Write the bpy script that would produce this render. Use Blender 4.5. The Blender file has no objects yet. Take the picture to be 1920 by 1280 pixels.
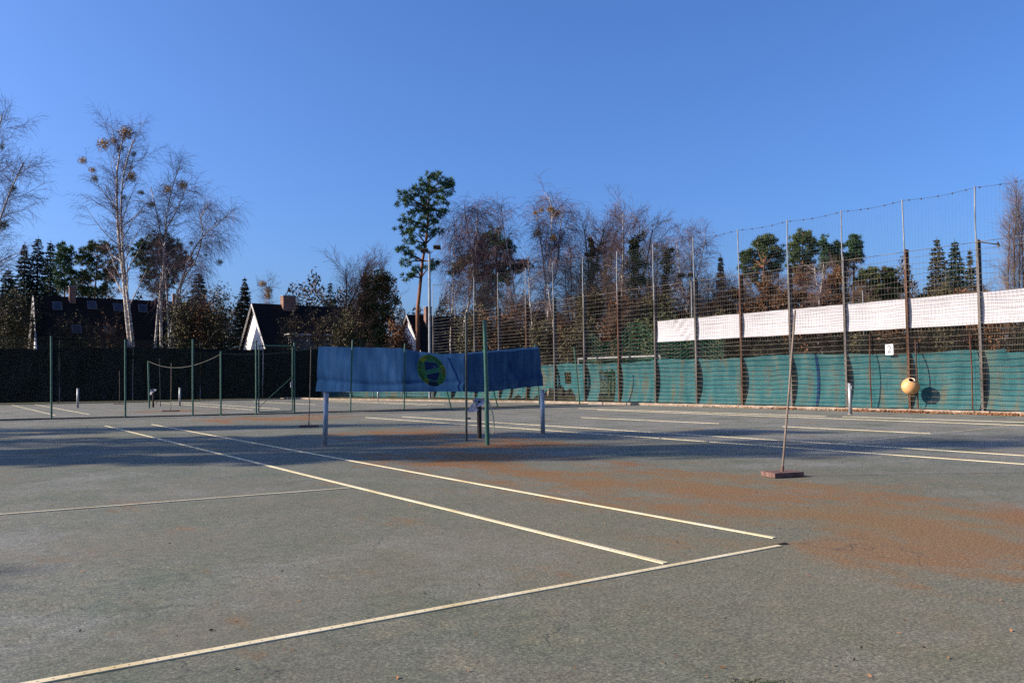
import bpy, math, random
import numpy as np
from mathutils import Vector, Matrix

random.seed(7)
rng = np.random.default_rng(7)
sc = bpy.context.scene
col = sc.collection

# ------------------------------------------------------------------ camera
CAM = np.array([-5.6174, -4.1369, 1.3173])
CR = np.array([0.81778825, -0.57545131, -0.00884137])
CU = np.array([-0.02022645, -0.04409045, 0.99882277])
CF = np.array([0.57516369, 0.81664669, 0.04769599])
FPX = 1527.165
cam_d = bpy.data.cameras.new('camera')
cam_d.sensor_width = 36.0
cam_d.lens = 36.0 * FPX / 1920.0
cam_d.clip_start = 0.05
cam_d.clip_end = 3000
cam = bpy.data.objects.new('camera', cam_d)
col.objects.link(cam)
cam.matrix_world = Matrix(((CR[0], CU[0], -CF[0], CAM[0]), (CR[1], CU[1], -CF[1], CAM[1]),
                           (CR[2], CU[2], -CF[2], CAM[2]), (0, 0, 0, 1)))
sc.camera = cam

# ------------------------------------------------------------------ sky, sun, exposure
SUN_AZ = math.radians(149.0)      # direction towards the sun, measured from +X
SUN_EL = math.radians(26.0)
world = bpy.data.worlds.new('World')
sc.world = world
world.use_nodes = True
wn, wl = world.node_tree.nodes, world.node_tree.links
wn.clear()
sky = wn.new('ShaderNodeTexSky')
sky.sky_type = 'NISHITA'
sky.sun_disc = False
sky.sun_elevation = SUN_EL
sky.sun_rotation = math.pi / 2 - SUN_AZ
sky.altitude = 0
sky.air_density = 1.05
sky.dust_density = 2.4
sky.ozone_density = 10.0
bg = wn.new('ShaderNodeBackground')
bg.inputs['Strength'].default_value = 0.104
wo = wn.new('ShaderNodeOutputWorld')
wb = wn.new('ShaderNodeMix'); wb.data_type = 'RGBA'; wb.blend_type = 'MULTIPLY'
wb.inputs[0].default_value = 1.0; wb.inputs[7].default_value = (0.95, 0.945, 1.07, 1)
wl.new(sky.outputs[0], wb.inputs[6]); wl.new(wb.outputs[2], bg.inputs[0])
wl.new(bg.outputs[0], wo.inputs[0])
sun_d = bpy.data.lights.new('sun', 'SUN')
sun_d.energy = 5.0
sun_d.angle = math.radians(0.55)
sun_d.color = (1.0, 0.88, 0.71)
sun = bpy.data.objects.new('sun', sun_d)
col.objects.link(sun)
to_sun = Vector((math.cos(SUN_AZ) * math.cos(SUN_EL), math.sin(SUN_AZ) * math.cos(SUN_EL), math.sin(SUN_EL)))
sun.rotation_euler = (-to_sun).to_track_quat('-Z', 'Y').to_euler()
sun.location = (-30, 20, 40)
sc.view_settings.view_transform = 'Standard'
sc.view_settings.look = 'None'
sc.view_settings.gamma = 1.0
sc.view_settings.exposure = 0.95
sc.view_settings.use_curve_mapping = False
sc.render.engine = 'CYCLES'
sc.cycles.use_denoising = False
sc.cycles.max_bounces = 5
sc.cycles.transparent_max_bounces = 16

# ------------------------------------------------------------------ where a photo point lies in the place
def ray(u, v):
    return CR * (u - 960) / FPX + CU * (640 - v) / FPX + CF
def at(u, v, d):                       # at depth d metres
    return CAM + ray(u, v) * d
def on_z(u, v, z=0.0):
    r = ray(u, v); return CAM + r * (z - CAM[2]) / r[2]
def on_x(u, v, x):
    r = ray(u, v); return CAM + r * (x - CAM[0]) / r[0]
def on_y(u, v, y):
    r = ray(u, v); return CAM + r * (y - CAM[1]) / r[1]

# ------------------------------------------------------------------ materials
def new_mat(name):
    m = bpy.data.materials.new(name); m.use_nodes = True
    return m, m.node_tree.nodes, m.node_tree.links, m.node_tree.nodes['Principled BSDF']
def rgba(c): return (c[0], c[1], c[2], 1)
def ramp(n, stops):
    r = n.new('ShaderNodeValToRGB')
    el = r.color_ramp.elements
    while len(el) < len(stops): el.new(0.5)
    for e, (p, c) in zip(el, stops):
        e.position = p; e.color = rgba(c)
    return r
def noise(n, l, vec, scale, detail=4, rough=0.55):
    t = n.new('ShaderNodeTexNoise')
    t.inputs['Scale'].default_value = scale; t.inputs['Detail'].default_value = detail
    t.inputs['Roughness'].default_value = rough
    if vec is not None: l.new(vec, t.inputs['Vector'])
    return t
def stretch(n, l, vec, s):
    mp = n.new('ShaderNodeMapping'); mp.inputs['Scale'].default_value = s
    l.new(vec, mp.inputs['Vector']); return mp.outputs[0]
def mix(n, l, fac, a, b, mode='MIX'):
    m = n.new('ShaderNodeMix'); m.data_type = 'RGBA'; m.blend_type = mode
    for sock, val in ((m.inputs[0], fac), (m.inputs[6], a), (m.inputs[7], b)):
        if hasattr(val, 'is_output'): l.new(val, sock)
        elif isinstance(val, (int, float)): sock.default_value = val
        else: sock.default_value = rgba(val)
    return m.outputs[2]
def math_n(n, l, op, a, b=None, clamp=False):
    m = n.new('ShaderNodeMath'); m.operation = op; m.use_clamp = clamp
    for sock, val in ((m.inputs[0], a), (m.inputs[1], b)):
        if val is None: continue
        if hasattr(val, 'is_output'): l.new(val, sock)
        else: sock.default_value = val
    return m.outputs[0]
def simple(name, c1, c2, scale=3.0, rough=0.7, metal=0.0, sx=(1, 1, 1), bump=0.0, detail=5, lo=0.35, hi=0.65):
    m, n, l, b = new_mat(name)
    tc = n.new('ShaderNodeTexCoord')
    v = stretch(n, l, tc.outputs['Object'], sx)
    t = noise(n, l, v, scale, detail)
    r = ramp(n, [(lo, c1), (hi, c2)])
    l.new(t.outputs['Fac'], r.inputs[0]); l.new(r.outputs[0], b.inputs['Base Color'])
    b.inputs['Roughness'].default_value = rough; b.inputs['Metallic'].default_value = metal
    b.inputs['Specular IOR Level'].default_value = 0.5 if rough < .6 else .12
    if bump:
        bp = n.new('ShaderNodeBump'); bp.inputs['Strength'].default_value = bump; bp.inputs['Distance'].default_value = 0.02
        l.new(t.outputs['Fac'], bp.inputs['Height']); l.new(bp.outputs[0], b.inputs['Normal'])
    return m
def leafy(name, c1, c2, c3, scale=0.6, rough=0.75):
    """foliage: each leaf its own tone, clumps of tone over the crown"""
    m, n, l, b = new_mat(name)
    g = n.new('ShaderNodeNewGeometry'); tc = n.new('ShaderNodeTexCoord')
    t = noise(n, l, tc.outputs['Object'], scale, 2)
    r1 = ramp(n, [(0.0, c1), (0.6, c2), (1.0, c3)])
    f = math_n(n, l, 'ADD', math_n(n, l, 'MULTIPLY', g.outputs['Random Per Island'], 0.55),
               math_n(n, l, 'MULTIPLY', t.outputs['Fac'], 0.5))
    l.new(f, r1.inputs[0]); l.new(r1.outputs[0], b.inputs['Base Color'])
    b.inputs['Roughness'].default_value = rough
    b.inputs['Specular IOR Level'].default_value = 0.2
    return m
def cloth_mat(name, c1, c2, c3, streak=(6, 6, 0.4), trans=0.35, weave=True):
    m, n, l, b = new_mat(name)
    tc = n.new('ShaderNodeTexCoord')
    t = noise(n, l, stretch(n, l, tc.outputs['Object'], streak), 1.0, 5)
    t2 = noise(n, l, tc.outputs['Object'], 0.8, 3)
    r = ramp(n, [(0.36, c1), (0.50, c2), (0.64, c3)])
    f = math_n(n, l, 'ADD', math_n(n, l, 'MULTIPLY', t.outputs['Fac'], 0.65), math_n(n, l, 'MULTIPLY', t2.outputs['Fac'], 0.35))
    l.new(f, r.inputs[0])
    l.new(r.outputs[0], b.inputs['Base Color'])
    b.inputs['Roughness'].default_value = 0.9; b.inputs['Specular IOR Level'].default_value = 0.06
    if trans:
        tr = n.new('ShaderNodeBsdfTranslucent'); l.new(r.outputs[0], tr.inputs['Color'])
        ms = n.new('ShaderNodeMixShader'); ms.inputs[0].default_value = trans
        l.new(b.outputs[0], ms.inputs[1]); l.new(tr.outputs[0], ms.inputs[2])
        l.new(ms.outputs[0], n['Material Output'].inputs[0])
    return m

def court_mat():
    m, n, l, b = new_mat('court_surface')
    tc = n.new('ShaderNodeTexCoord'); P = tc.outputs['Object']
    sep = n.new('ShaderNodeSeparateXYZ'); l.new(P, sep.inputs[0])
    X, Y = sep.outputs[0], sep.outputs[1]
    n_big = noise(n, l, P, 0.16, 4)
    n_mid = noise(n, l, P, 1.3, 6)
    n_grit = noise(n, l, P, 48.0, 5, 0.78)
    vor = n.new('ShaderNodeTexVoronoi'); vor.inputs['Scale'].default_value = 130; l.new(P, vor.inputs['Vector'])
    base = ramp(n, [(0.28, (0.070, 0.074, 0.052)), (0.50, (0.105, 0.107, 0.080)), (0.72, (0.140, 0.138, 0.112))])
    f = math_n(n, l, 'ADD', math_n(n, l, 'MULTIPLY', n_big.outputs['Fac'], 0.55), math_n(n, l, 'MULTIPLY', n_mid.outputs['Fac'], 0.45))
    l.new(f, base.inputs[0])
    # grazing-view sheen painted into the base colour: court goes paler further off
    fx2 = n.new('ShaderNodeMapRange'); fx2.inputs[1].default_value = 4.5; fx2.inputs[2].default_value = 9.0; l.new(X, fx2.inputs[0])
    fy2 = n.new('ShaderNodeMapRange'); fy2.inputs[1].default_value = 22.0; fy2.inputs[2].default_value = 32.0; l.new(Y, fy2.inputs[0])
    far_sheen = math_n(n, l, 'MAXIMUM', fx2.outputs[0], fy2.outputs[0])
    bcol = mix(n, l, math_n(n, l, 'MULTIPLY', far_sheen, 0.75), base.outputs[0], (0.172, 0.164, 0.146))
    # green algae film and warm dust in hand-sized and pace-sized patches
    g1 = noise(n, l, P, 0.75, 7, 0.7); g1r = ramp(n, [(0.47, (0, 0, 0)), (0.62, (0.9, 0.9, 0.9))]); l.new(g1.outputs['Fac'], g1r.inputs[0])
    bcol = mix(n, l, g1r.outputs[0], bcol, (0.074, 0.090, 0.060))
    g2 = noise(n, l, P, 3.2, 7, 0.7); g2r = ramp(n, [(0.50, (0, 0, 0)), (0.72, (0.7, 0.7, 0.7))]); l.new(g2.outputs['Fac'], g2r.inputs[0])
    bcol = mix(n, l, g2r.outputs[0], bcol, (0.142, 0.120, 0.080))
    g4 = noise(n, l, P, 0.42, 8, 0.68); g4r = ramp(n, [(0.53, (0, 0, 0)), (0.64, (0.75, 0.75, 0.75))]); l.new(g4.outputs['Fac'], g4r.inputs[0])
    bcol = mix(n, l, g4r.outputs[0], bcol, (0.152, 0.152, 0.138))
    g3 = noise(n, l, P, 11.0, 6, 0.7); g3r = ramp(n, [(0.3, (0.60, 0.63, 0.60)), (0.5, (1, 1, 1)), (0.7, (1.36, 1.33, 1.26))]); l.new(g3.outputs['Fac'], g3r.inputs[0])
    bcol = mix(n, l, 1.0, bcol, g3r.outputs[0], 'MULTIPLY')
    # stone chips of the surface
    chips = ramp(n, [(0.30, (0.22, 0.25, 0.22)), (0.50, (1.0, 1.0, 1.0)), (0.68, (2.1, 2.05, 1.95))])
    l.new(n_grit.outputs['Fac'], chips.inputs[0])
    c = mix(n, l, 0.95, bcol, chips.outputs[0], 'MULTIPLY')
    chip2 = ramp(n, [(0.0, (0.75, 0.75, 0.75)), (1.0, (1.28, 1.28, 1.26))])
    sepc = n.new('ShaderNodeSeparateColor'); l.new(vor.outputs['Color'], sepc.inputs[0])
    l.new(sepc.outputs[0], chip2.inputs[0])
    c = mix(n, l, 0.8, c, chip2.outputs[0], 'MULTIPLY')
    # brown dirt film inside the near court
    dirt = noise(n, l, P, 0.55, 5, 0.6)
    dm = ramp(n, [(0.45, (0, 0, 0)), (0.70, (0.45, 0.45, 0.45))]); l.new(dirt.outputs['Fac'], dm.inputs[0])
    c = mix(n, l, dm.outputs[0], c, (0.118, 0.100, 0.068))
    # rust-brown dried moss where nobody plays: between the courts, beside the fence
    warp = noise(n, l, P, 0.45, 4)
    xw = math_n(n, l, 'ADD', X, math_n(n, l, 'MULTIPLY', math_n(n, l, 'SUBTRACT', warp.outputs['Fac'], 0.5), 3.2))
    def bump_fn(v, c0, w):     # 1 - ((v-c0)/w)^2, clamped
        d = math_n(n, l, 'DIVIDE', math_n(n, l, 'SUBTRACT', v, c0), w)
        return math_n(n, l, 'SUBTRACT', 1.0, math_n(n, l, 'MULTIPLY', d, d), True)
    def region(cx, wx, cy, wy):
        return math_n(n, l, 'MULTIPLY', bump_fn(xw, cx, wx), bump_fn(Y, cy, wy))
    reg = region(1.7, 2.7, 0.6, 9.5)
    for a in ((3.9, 2.2, 10.2, 2.2), (4.6, 4.2, 25.4, 3.4), (4.0, 2.6, 14.2, 3.0), (1.5, 2.0, 7.5, 2.6), (3.6, 3.5, 37.2, 2.2)):
        reg = math_n(n, l, 'MAXIMUM', reg, math_n(n, l, 'MULTIPLY', region(*a), 1.0))
    moss_a = noise(n, l, stretch(n, l, P, (1.0, .55, 1.0)), 1.1, 10, 0.70)
    moss_b = noise(n, l, stretch(n, l, P, (1.0, .7, 1.0)), 6.0, 8, 0.75)
    moss_v = math_n(n, l, 'ADD', math_n(n, l, 'MULTIPLY', moss_a.outputs['Fac'], 2.0), math_n(n, l, 'SUBTRACT', math_n(n, l, 'MULTIPLY', moss_b.outputs['Fac'], 0.6), 0.76))
    mk = math_n(n, l, 'ADD', math_n(n, l, 'MULTIPLY', reg, 0.45), moss_v)
    mr = ramp(n, [(0.70, (0, 0, 0)), (0.84, (0.35, 0.35, 0.35)), (1.0, (0.95, 0.95, 0.95))]); l.new(mk, mr.inputs[0])
    mc = ramp(n, [(0.3, (0.150, 0.074, 0.012)), (0.7, (0.185, 0.064, 0.012))]); l.new(warp.outputs['Fac'], mc.inputs[0])
    mcol = mix(n, l, 0.8, mc.outputs[0], chips.outputs[0], 'MULTIPLY')
    c = mix(n, l, mr.outputs[0], c, mcol)
    # thin olive-brown dust spread wide round the moss
    film = math_n(n, l, 'MULTIPLY', region(0.8, 5.5, -1.5, 9.0), math_n(n, l, 'MULTIPLY', g1.outputs['Fac'], 0.85))
    c = mix(n, l, film, c, mix(n, l, 0.9, (0.150, 0.122, 0.066), chips.outputs[0], 'MULTIPLY'))
    # fine cracks
    cw = noise(n, l, P, 1.1, 5)
    vadd = n.new('ShaderNodeVectorMath'); vadd.operation = 'ADD'
    vs = n.new('ShaderNodeVectorMath'); vs.operation = 'SCALE'; vs.inputs['Scale'].default_value = 0.9
    l.new(cw.outputs['Color'], vs.inputs[0]); l.new(P, vadd.inputs[0]); l.new(vs.outputs[0], vadd.inputs[1])
    vc = n.new('ShaderNodeTexVoronoi'); vc.feature = 'DISTANCE_TO_EDGE'; vc.inputs['Scale'].default_value = 0.42
    l.new(vadd.outputs[0], vc.inputs['Vector'])
    cr = ramp(n, [(0.0, (1, 1, 1)), (0.0045, (0, 0, 0))]); l.new(vc.outputs['Distance'], cr.inputs[0])
    gate = noise(n, l, P, 0.8, 3)
    gr = ramp(n, [(0.50, (0, 0, 0)), (0.60, (0.6, 0.6, 0.6))]); l.new(gate.outputs['Fac'], gr.inputs[0])
    cf = math_n(n, l, 'MULTIPLY', cr.outputs[0], gr.outputs[0])
    c = mix(n, l, cf, c, (0.03, 0.034, 0.03))
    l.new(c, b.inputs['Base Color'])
    b.inputs['Roughness'].default_value = 0.78
    b.inputs['Specular IOR Level'].default_value = 0.35
    bp = n.new('ShaderNodeBump'); bp.inputs['Strength'].default_value = 0.55; bp.inputs['Distance'].default_value = 0.006
    hh = math_n(n, l, 'SUBTRACT', math_n(n, l, 'ADD', n_grit.outputs['Fac'], math_n(n, l, 'MULTIPLY', sepc.outputs[0], 0.35)), math_n(n, l, 'MULTIPLY', cf, 1.5))
    l.new(hh, bp.inputs['Height']); l.new(bp.outputs[0], b.inputs['Normal'])
    return m

def tape_mat():
    m, n, l, b = new_mat('line_tape')
    tc = n.new('ShaderNodeTexCoord'); P = tc.outputs['Object']
    sep = n.new('ShaderNodeSeparateXYZ'); l.new(P, sep.inputs[0])
    t = noise(n, l, P, 2.2, 5)
    r = ramp(n, [(0.30, (0.42, 0.31, 0.13)), (0.48, (0.58, 0.48, 0.28)), (0.7, (0.68, 0.59, 0.40))])
    l.new(t.outputs['Fac'], r.inputs[0])
    # nail heads
    fx = math_n(n, l, 'SUBTRACT', math_n(n, l, 'FRACT', math_n(n, l, 'DIVIDE', sep.outputs[0], 0.062)), 0.5)
    fx = math_n(n, l, 'MULTIPLY', fx, 0.062)
    d2 = math_n(n, l, 'ADD', math_n(n, l, 'MULTIPLY', fx, fx), math_n(n, l, 'MULTIPLY', sep.outputs[1], sep.outputs[1]))
    dot = math_n(n, l, 'LESS_THAN', d2, 0.0055 ** 2)
    c = mix(n, l, dot, r.outputs[0], (0.10, 0.07, 0.04))
    l.new(c, b.inputs['Base Color']); b.inputs['Roughness'].default_value = 0.6
    return m

def birch_mat():
    m, n, l, b = new_mat('birch_bark')
    tc = n.new('ShaderNodeTexCoord'); P = tc.outputs['Object']
    t = noise(n, l, stretch(n, l, P, (1.5, 1.5, 4.0)), 1.4, 5, 0.65)
    r = ramp(n, [(0.36, (0.05, 0.04, 0.035)), (0.48, (0.36, 0.31, 0.27)), (0.62, (0.60, 0.55, 0.50))])
    l.new(t.outputs['Fac'], r.inputs[0]); l.new(r.outputs[0], b.inputs['Base Color'])
    b.inputs['Roughness'].default_value = 0.8
    return m

def roof_mat(name, c1, c2):
    m, n, l, b = new_mat(name)
    tc = n.new('ShaderNodeTexCoord'); P = tc.outputs['Object']
    w = n.new('ShaderNodeTexWave'); w.bands_direction = 'Z'; w.inputs['Scale'].default_value = 1.1; w.inputs['Distortion'].default_value = 0.4
    l.new(P, w.inputs['Vector'])
    t = noise(n, l, P, 2.0, 6)
    r = ramp(n, [(0.3, c1), (0.7, c2)]); l.new(t.outputs['Fac'], r.inputs[0])
    wr = ramp(n, [(0.0, (0.7, 0.7, 0.7)), (0.4, (1.05, 1.05, 1.05))]); l.new(w.outputs['Fac'], wr.inputs[0])
    b.inputs['Specular IOR Level'].default_value = 0.08
    l.new(mix(n, l, 1.0, r.outputs[0], wr.outputs[0], 'MULTIPLY'), b.inputs['Base Color'])
    b.inputs['Roughness'].default_value = 0.8
    return m

def vcol_cloth(name):
    m, n, l, b = new_mat(name)
    a = n.new('ShaderNodeAttribute'); a.attribute_name = 'print'
    tc = n.new('ShaderNodeTexCoord'); t = noise(n, l, tc.outputs['Object'], 9, 4)
    r = ramp(n, [(0.3, (0.6, 0.6, 0.6)), (0.7, (1.1, 1.1, 1.1))]); l.new(t.outputs['Fac'], r.inputs[0])
    c = mix(n, l, 1.0, a.outputs['Color'], r.outputs[0], 'MULTIPLY')
    l.new(c, b.inputs['Base Color']); b.inputs['Roughness'].default_value = 0.8
    tr = n.new('ShaderNodeBsdfTranslucent'); l.new(c, tr.inputs['Color'])
    ms = n.new('ShaderNodeMixShader'); ms.inputs[0].default_value = 0.5
    l.new(b.outputs[0], ms.inputs[1]); l.new(tr.outputs[0], ms.inputs[2]); l.new(ms.outputs[0], n['Material Output'].inputs[0])
    return m

M = {}
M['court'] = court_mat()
M['tape'] = tape_mat()
M['earth'] = simple('earth', (0.060, 0.045, 0.028), (0.075, 0.085, 0.032), 0.7, 0.95, bump=0.4)
M['concrete'] = simple('kerb_concrete', (0.20, 0.15, 0.11), (0.34, 0.27, 0.21), 5, 0.9, bump=0.3)
M['green_paint'] = simple('green_paint', (0.018, 0.075, 0.050), (0.030, 0.115, 0.075), 6, 0.45)
M['dark_paint'] = simple('dark_green_paint', (0.010, 0.018, 0.014), (0.020, 0.034, 0.026), 6, 0.5)
M['wire_green'] = simple('green_wire', (0.006, 0.020, 0.014), (0.010, 0.030, 0.020), 4, 0.7)
M['steel'] = simple('weathered_steel', (0.040, 0.036, 0.036), (0.145, 0.125, 0.115), 1.2, 0.6, 0.25, (2, 2, 0.6))
M['steel_rust'] = simple('rusty_steel', (0.050, 0.026, 0.018), (0.125, 0.060, 0.040), 3.0, 0.8, 0.1, (2, 2, 0.6))
M['galv'] = simple('galvanised_steel', (0.16, 0.17, 0.18), (0.27, 0.28, 0.29), 3, 0.55, 0.3)
M['wire'] = simple('galvanised_wire', (0.055, 0.045, 0.038), (0.25, 0.22, 0.165), 1.5, 0.5, 0.3)
M['net'] = simple('net_twine', (0.05, 0.075, 0.075), (0.10, 0.13, 0.13), 2, 0.8)
M['goal_net'] = simple('green_net_twine', (0.02, 0.16, 0.11), (0.04, 0.25, 0.17), 2, 0.8)
M['teal'] = cloth_mat('teal_windscreen', (0.022, 0.096, 0.108), (0.034, 0.124, 0.134), (0.100, 0.108, 0.082), (3, 3, 0.25), 0.10)
M['black_cloth'] = cloth_mat('black_windscreen', (0.005, 0.0065, 0.0065), (0.008, 0.010, 0.0105), (0.015, 0.016, 0.018), (2, 2, 0.5), 0.0)
M['white_cloth'] = cloth_mat('white_banner', (0.42, 0.395, 0.41), (0.47, 0.445, 0.46), (0.51, 0.485, 0.50), (1, 1, 0.6), 0.1)
M['blue'] = cloth_mat('blue_banner', (0.015, 0.050, 0.135), (0.022, 0.066, 0.165), (0.034, 0.088, 0.200), (5, 5, 0.4), 0.5)
M['added_dimming'] = cloth_mat('grey_dimming', (.30, .30, .32), (.36, .36, .38), (.42, .42, .44), (5, 5, .4), .6)  # neutral grey cloth added only to dim the blue banner's right part
M['print'] = vcol_cloth('emblem_print')
M['post_alu'] = simple('net_post_paint', (0.20, 0.21, 0.22), (0.42, 0.42, 0.42), 5, 0.5, 0.2, (3, 3, 0.5))
M['broom_wood'] = simple('red_brown_wood', (0.095, 0.055, 0.045), (0.18, 0.105, 0.085), 6, 0.75, sx=(1, 6, 1))
M['handle_wood'] = simple('broom_handle', (0.13, 0.10, 0.08), (0.24, 0.185, 0.145), 6, 0.65, sx=(4, 4, 0.6))
M['pipe'] = simple('old_pipe', (0.022, 0.017, 0.016), (0.060, 0.042, 0.036), 4, 0.6)
M['rag'] = simple('grey_rag', (0.20, 0.19, 0.22), (0.45, 0.43, 0.45), 12, 0.9)
M['hose'] = simple('pale_hose', (0.30, 0.27, 0.16), (0.42, 0.38, 0.24), 8, 0.5)
M['rope'] = simple('pale_rope', (0.12, 0.12, 0.105), (0.20, 0.195, 0.17), 8, 0.9)
M['ball'] = simple('ball_bin_plastic', (0.50, 0.24, 0.075), (0.62, 0.34, 0.13), 1.6, 0.5)
M['ball_seam'] = simple('ball_bin_seam', (0.62, 0.42, 0.28), (0.70, 0.52, 0.38), 2, 0.5)
M['goal_white'] = simple('worn_goal_paint', (0.22, 0.21, 0.20), (0.34, 0.33, 0.31), 3, 0.7)
M['dark'] = simple('dark_inside', (0.012, 0.008, 0.006), (0.02, 0.014, 0.01), 3, 0.9)
M['sign'] = simple('sign_plate', (0.76, 0.76, 0.78), (0.82, 0.82, 0.82), 4, 0.4)
M['ink'] = simple('sign_ink', (0.012, 0.012, 0.014), (0.02, 0.02, 0.02), 4, 0.5)
M['plaster'] = simple('white_plaster', (0.66, 0.60, 0.56), (0.78, 0.74, 0.70), 1.2, 0.9)
M['grey_wall'] = simple('grey_plaster', (0.16, 0.16, 0.18), (0.24, 0.24, 0.26), 1.2, 0.9)
M['roof'] = roof_mat('dark_roof_tiles', (0.010, 0.008, 0.0075), (0.020, 0.015, 0.014))
M['brick'] = simple('chimney_brick', (0.15, 0.085, 0.065), (0.25, 0.15, 0.12), 4, 0.9)
M['glass'] = simple('window_glass', (0.012, 0.016, 0.03), (0.03, 0.04, 0.06), 1, 0.35)
M['frame'] = simple('window_frame', (0.06, 0.06, 0.07), (0.11, 0.11, 0.12), 3, 0.5)
M['trim'] = simple('pale_trim', (0.45, 0.42, 0.40), (0.60, 0.57, 0.54), 3, 0.7)
M['birch'] = birch_mat()
M['twig'] = simple('birch_twig', (0.095, 0.060, 0.066), (0.170, 0.108, 0.110), 0.6, 0.85)
M['twig_brown'] = simple('brown_twig', (0.095, 0.058, 0.042), (0.180, 0.108, 0.076), 0.6, 0.85)
M['bark'] = simple('dark_bark', (0.045, 0.033, 0.026), (0.105, 0.075, 0.055), 2, 0.9, sx=(3, 3, 0.7))
M['pine_bark'] = simple('pine_bark', (0.10, 0.055, 0.036), (0.27, 0.115, 0.062), 1.2, 0.85, sx=(2, 2, 0.6))
M['pine'] = leafy('pine_needles', (0.018, 0.044, 0.022), (0.046, 0.092, 0.036), (0.098, 0.148, 0.050))
M['pine_olive'] = leafy('pine_needles_olive', (0.026, 0.048, 0.018), (0.074, 0.098, 0.030), (0.150, 0.150, 0.044))
M['spruce'] = leafy('spruce_needles', (0.008, 0.018, 0.012), (0.016, 0.034, 0.020), (0.030, 0.050, 0.026))
M['spruce_brown'] = leafy('spruce_needles_brown', (0.020, 0.026, 0.014), (0.050, 0.048, 0.022), (0.11, 0.068, 0.028))
M['ivy'] = leafy('ivy_leaves', (0.022, 0.034, 0.012), (0.052, 0.066, 0.022), (0.105, 0.105, 0.034))
M['brown_leaf'] = leafy('dry_beech_leaves', (0.075, 0.036, 0.018), (0.16, 0.074, 0.034), (0.26, 0.125, 0.055))
M['olive_leaf'] = leafy('winter_shrub_leaves', (0.034, 0.032, 0.016), (0.075, 0.064, 0.030), (0.135, 0.105, 0.046))
M['mistletoe'] = leafy('mistletoe_leaves', (0.17, 0.115, 0.016), (0.38, 0.22, 0.026), (0.52, 0.31, 0.04), 1.5)
M['mistletoe_dark'] = leafy('mistletoe_dark', (0.05, 0.055, 0.014), (0.13, 0.11, 0.022), (0.24, 0.17, 0.03), 1.5)
M['dead_leaf'] = leafy('fallen_leaves', (0.12, 0.05, 0.022), (0.25, 0.105, 0.045), (0.38, 0.19, 0.09), 3)
M['far_wood'] = leafy('far_wood', (0.030, 0.024, 0.018), (0.060, 0.042, 0.030), (0.085, 0.062, 0.044), 0.15)

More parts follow.
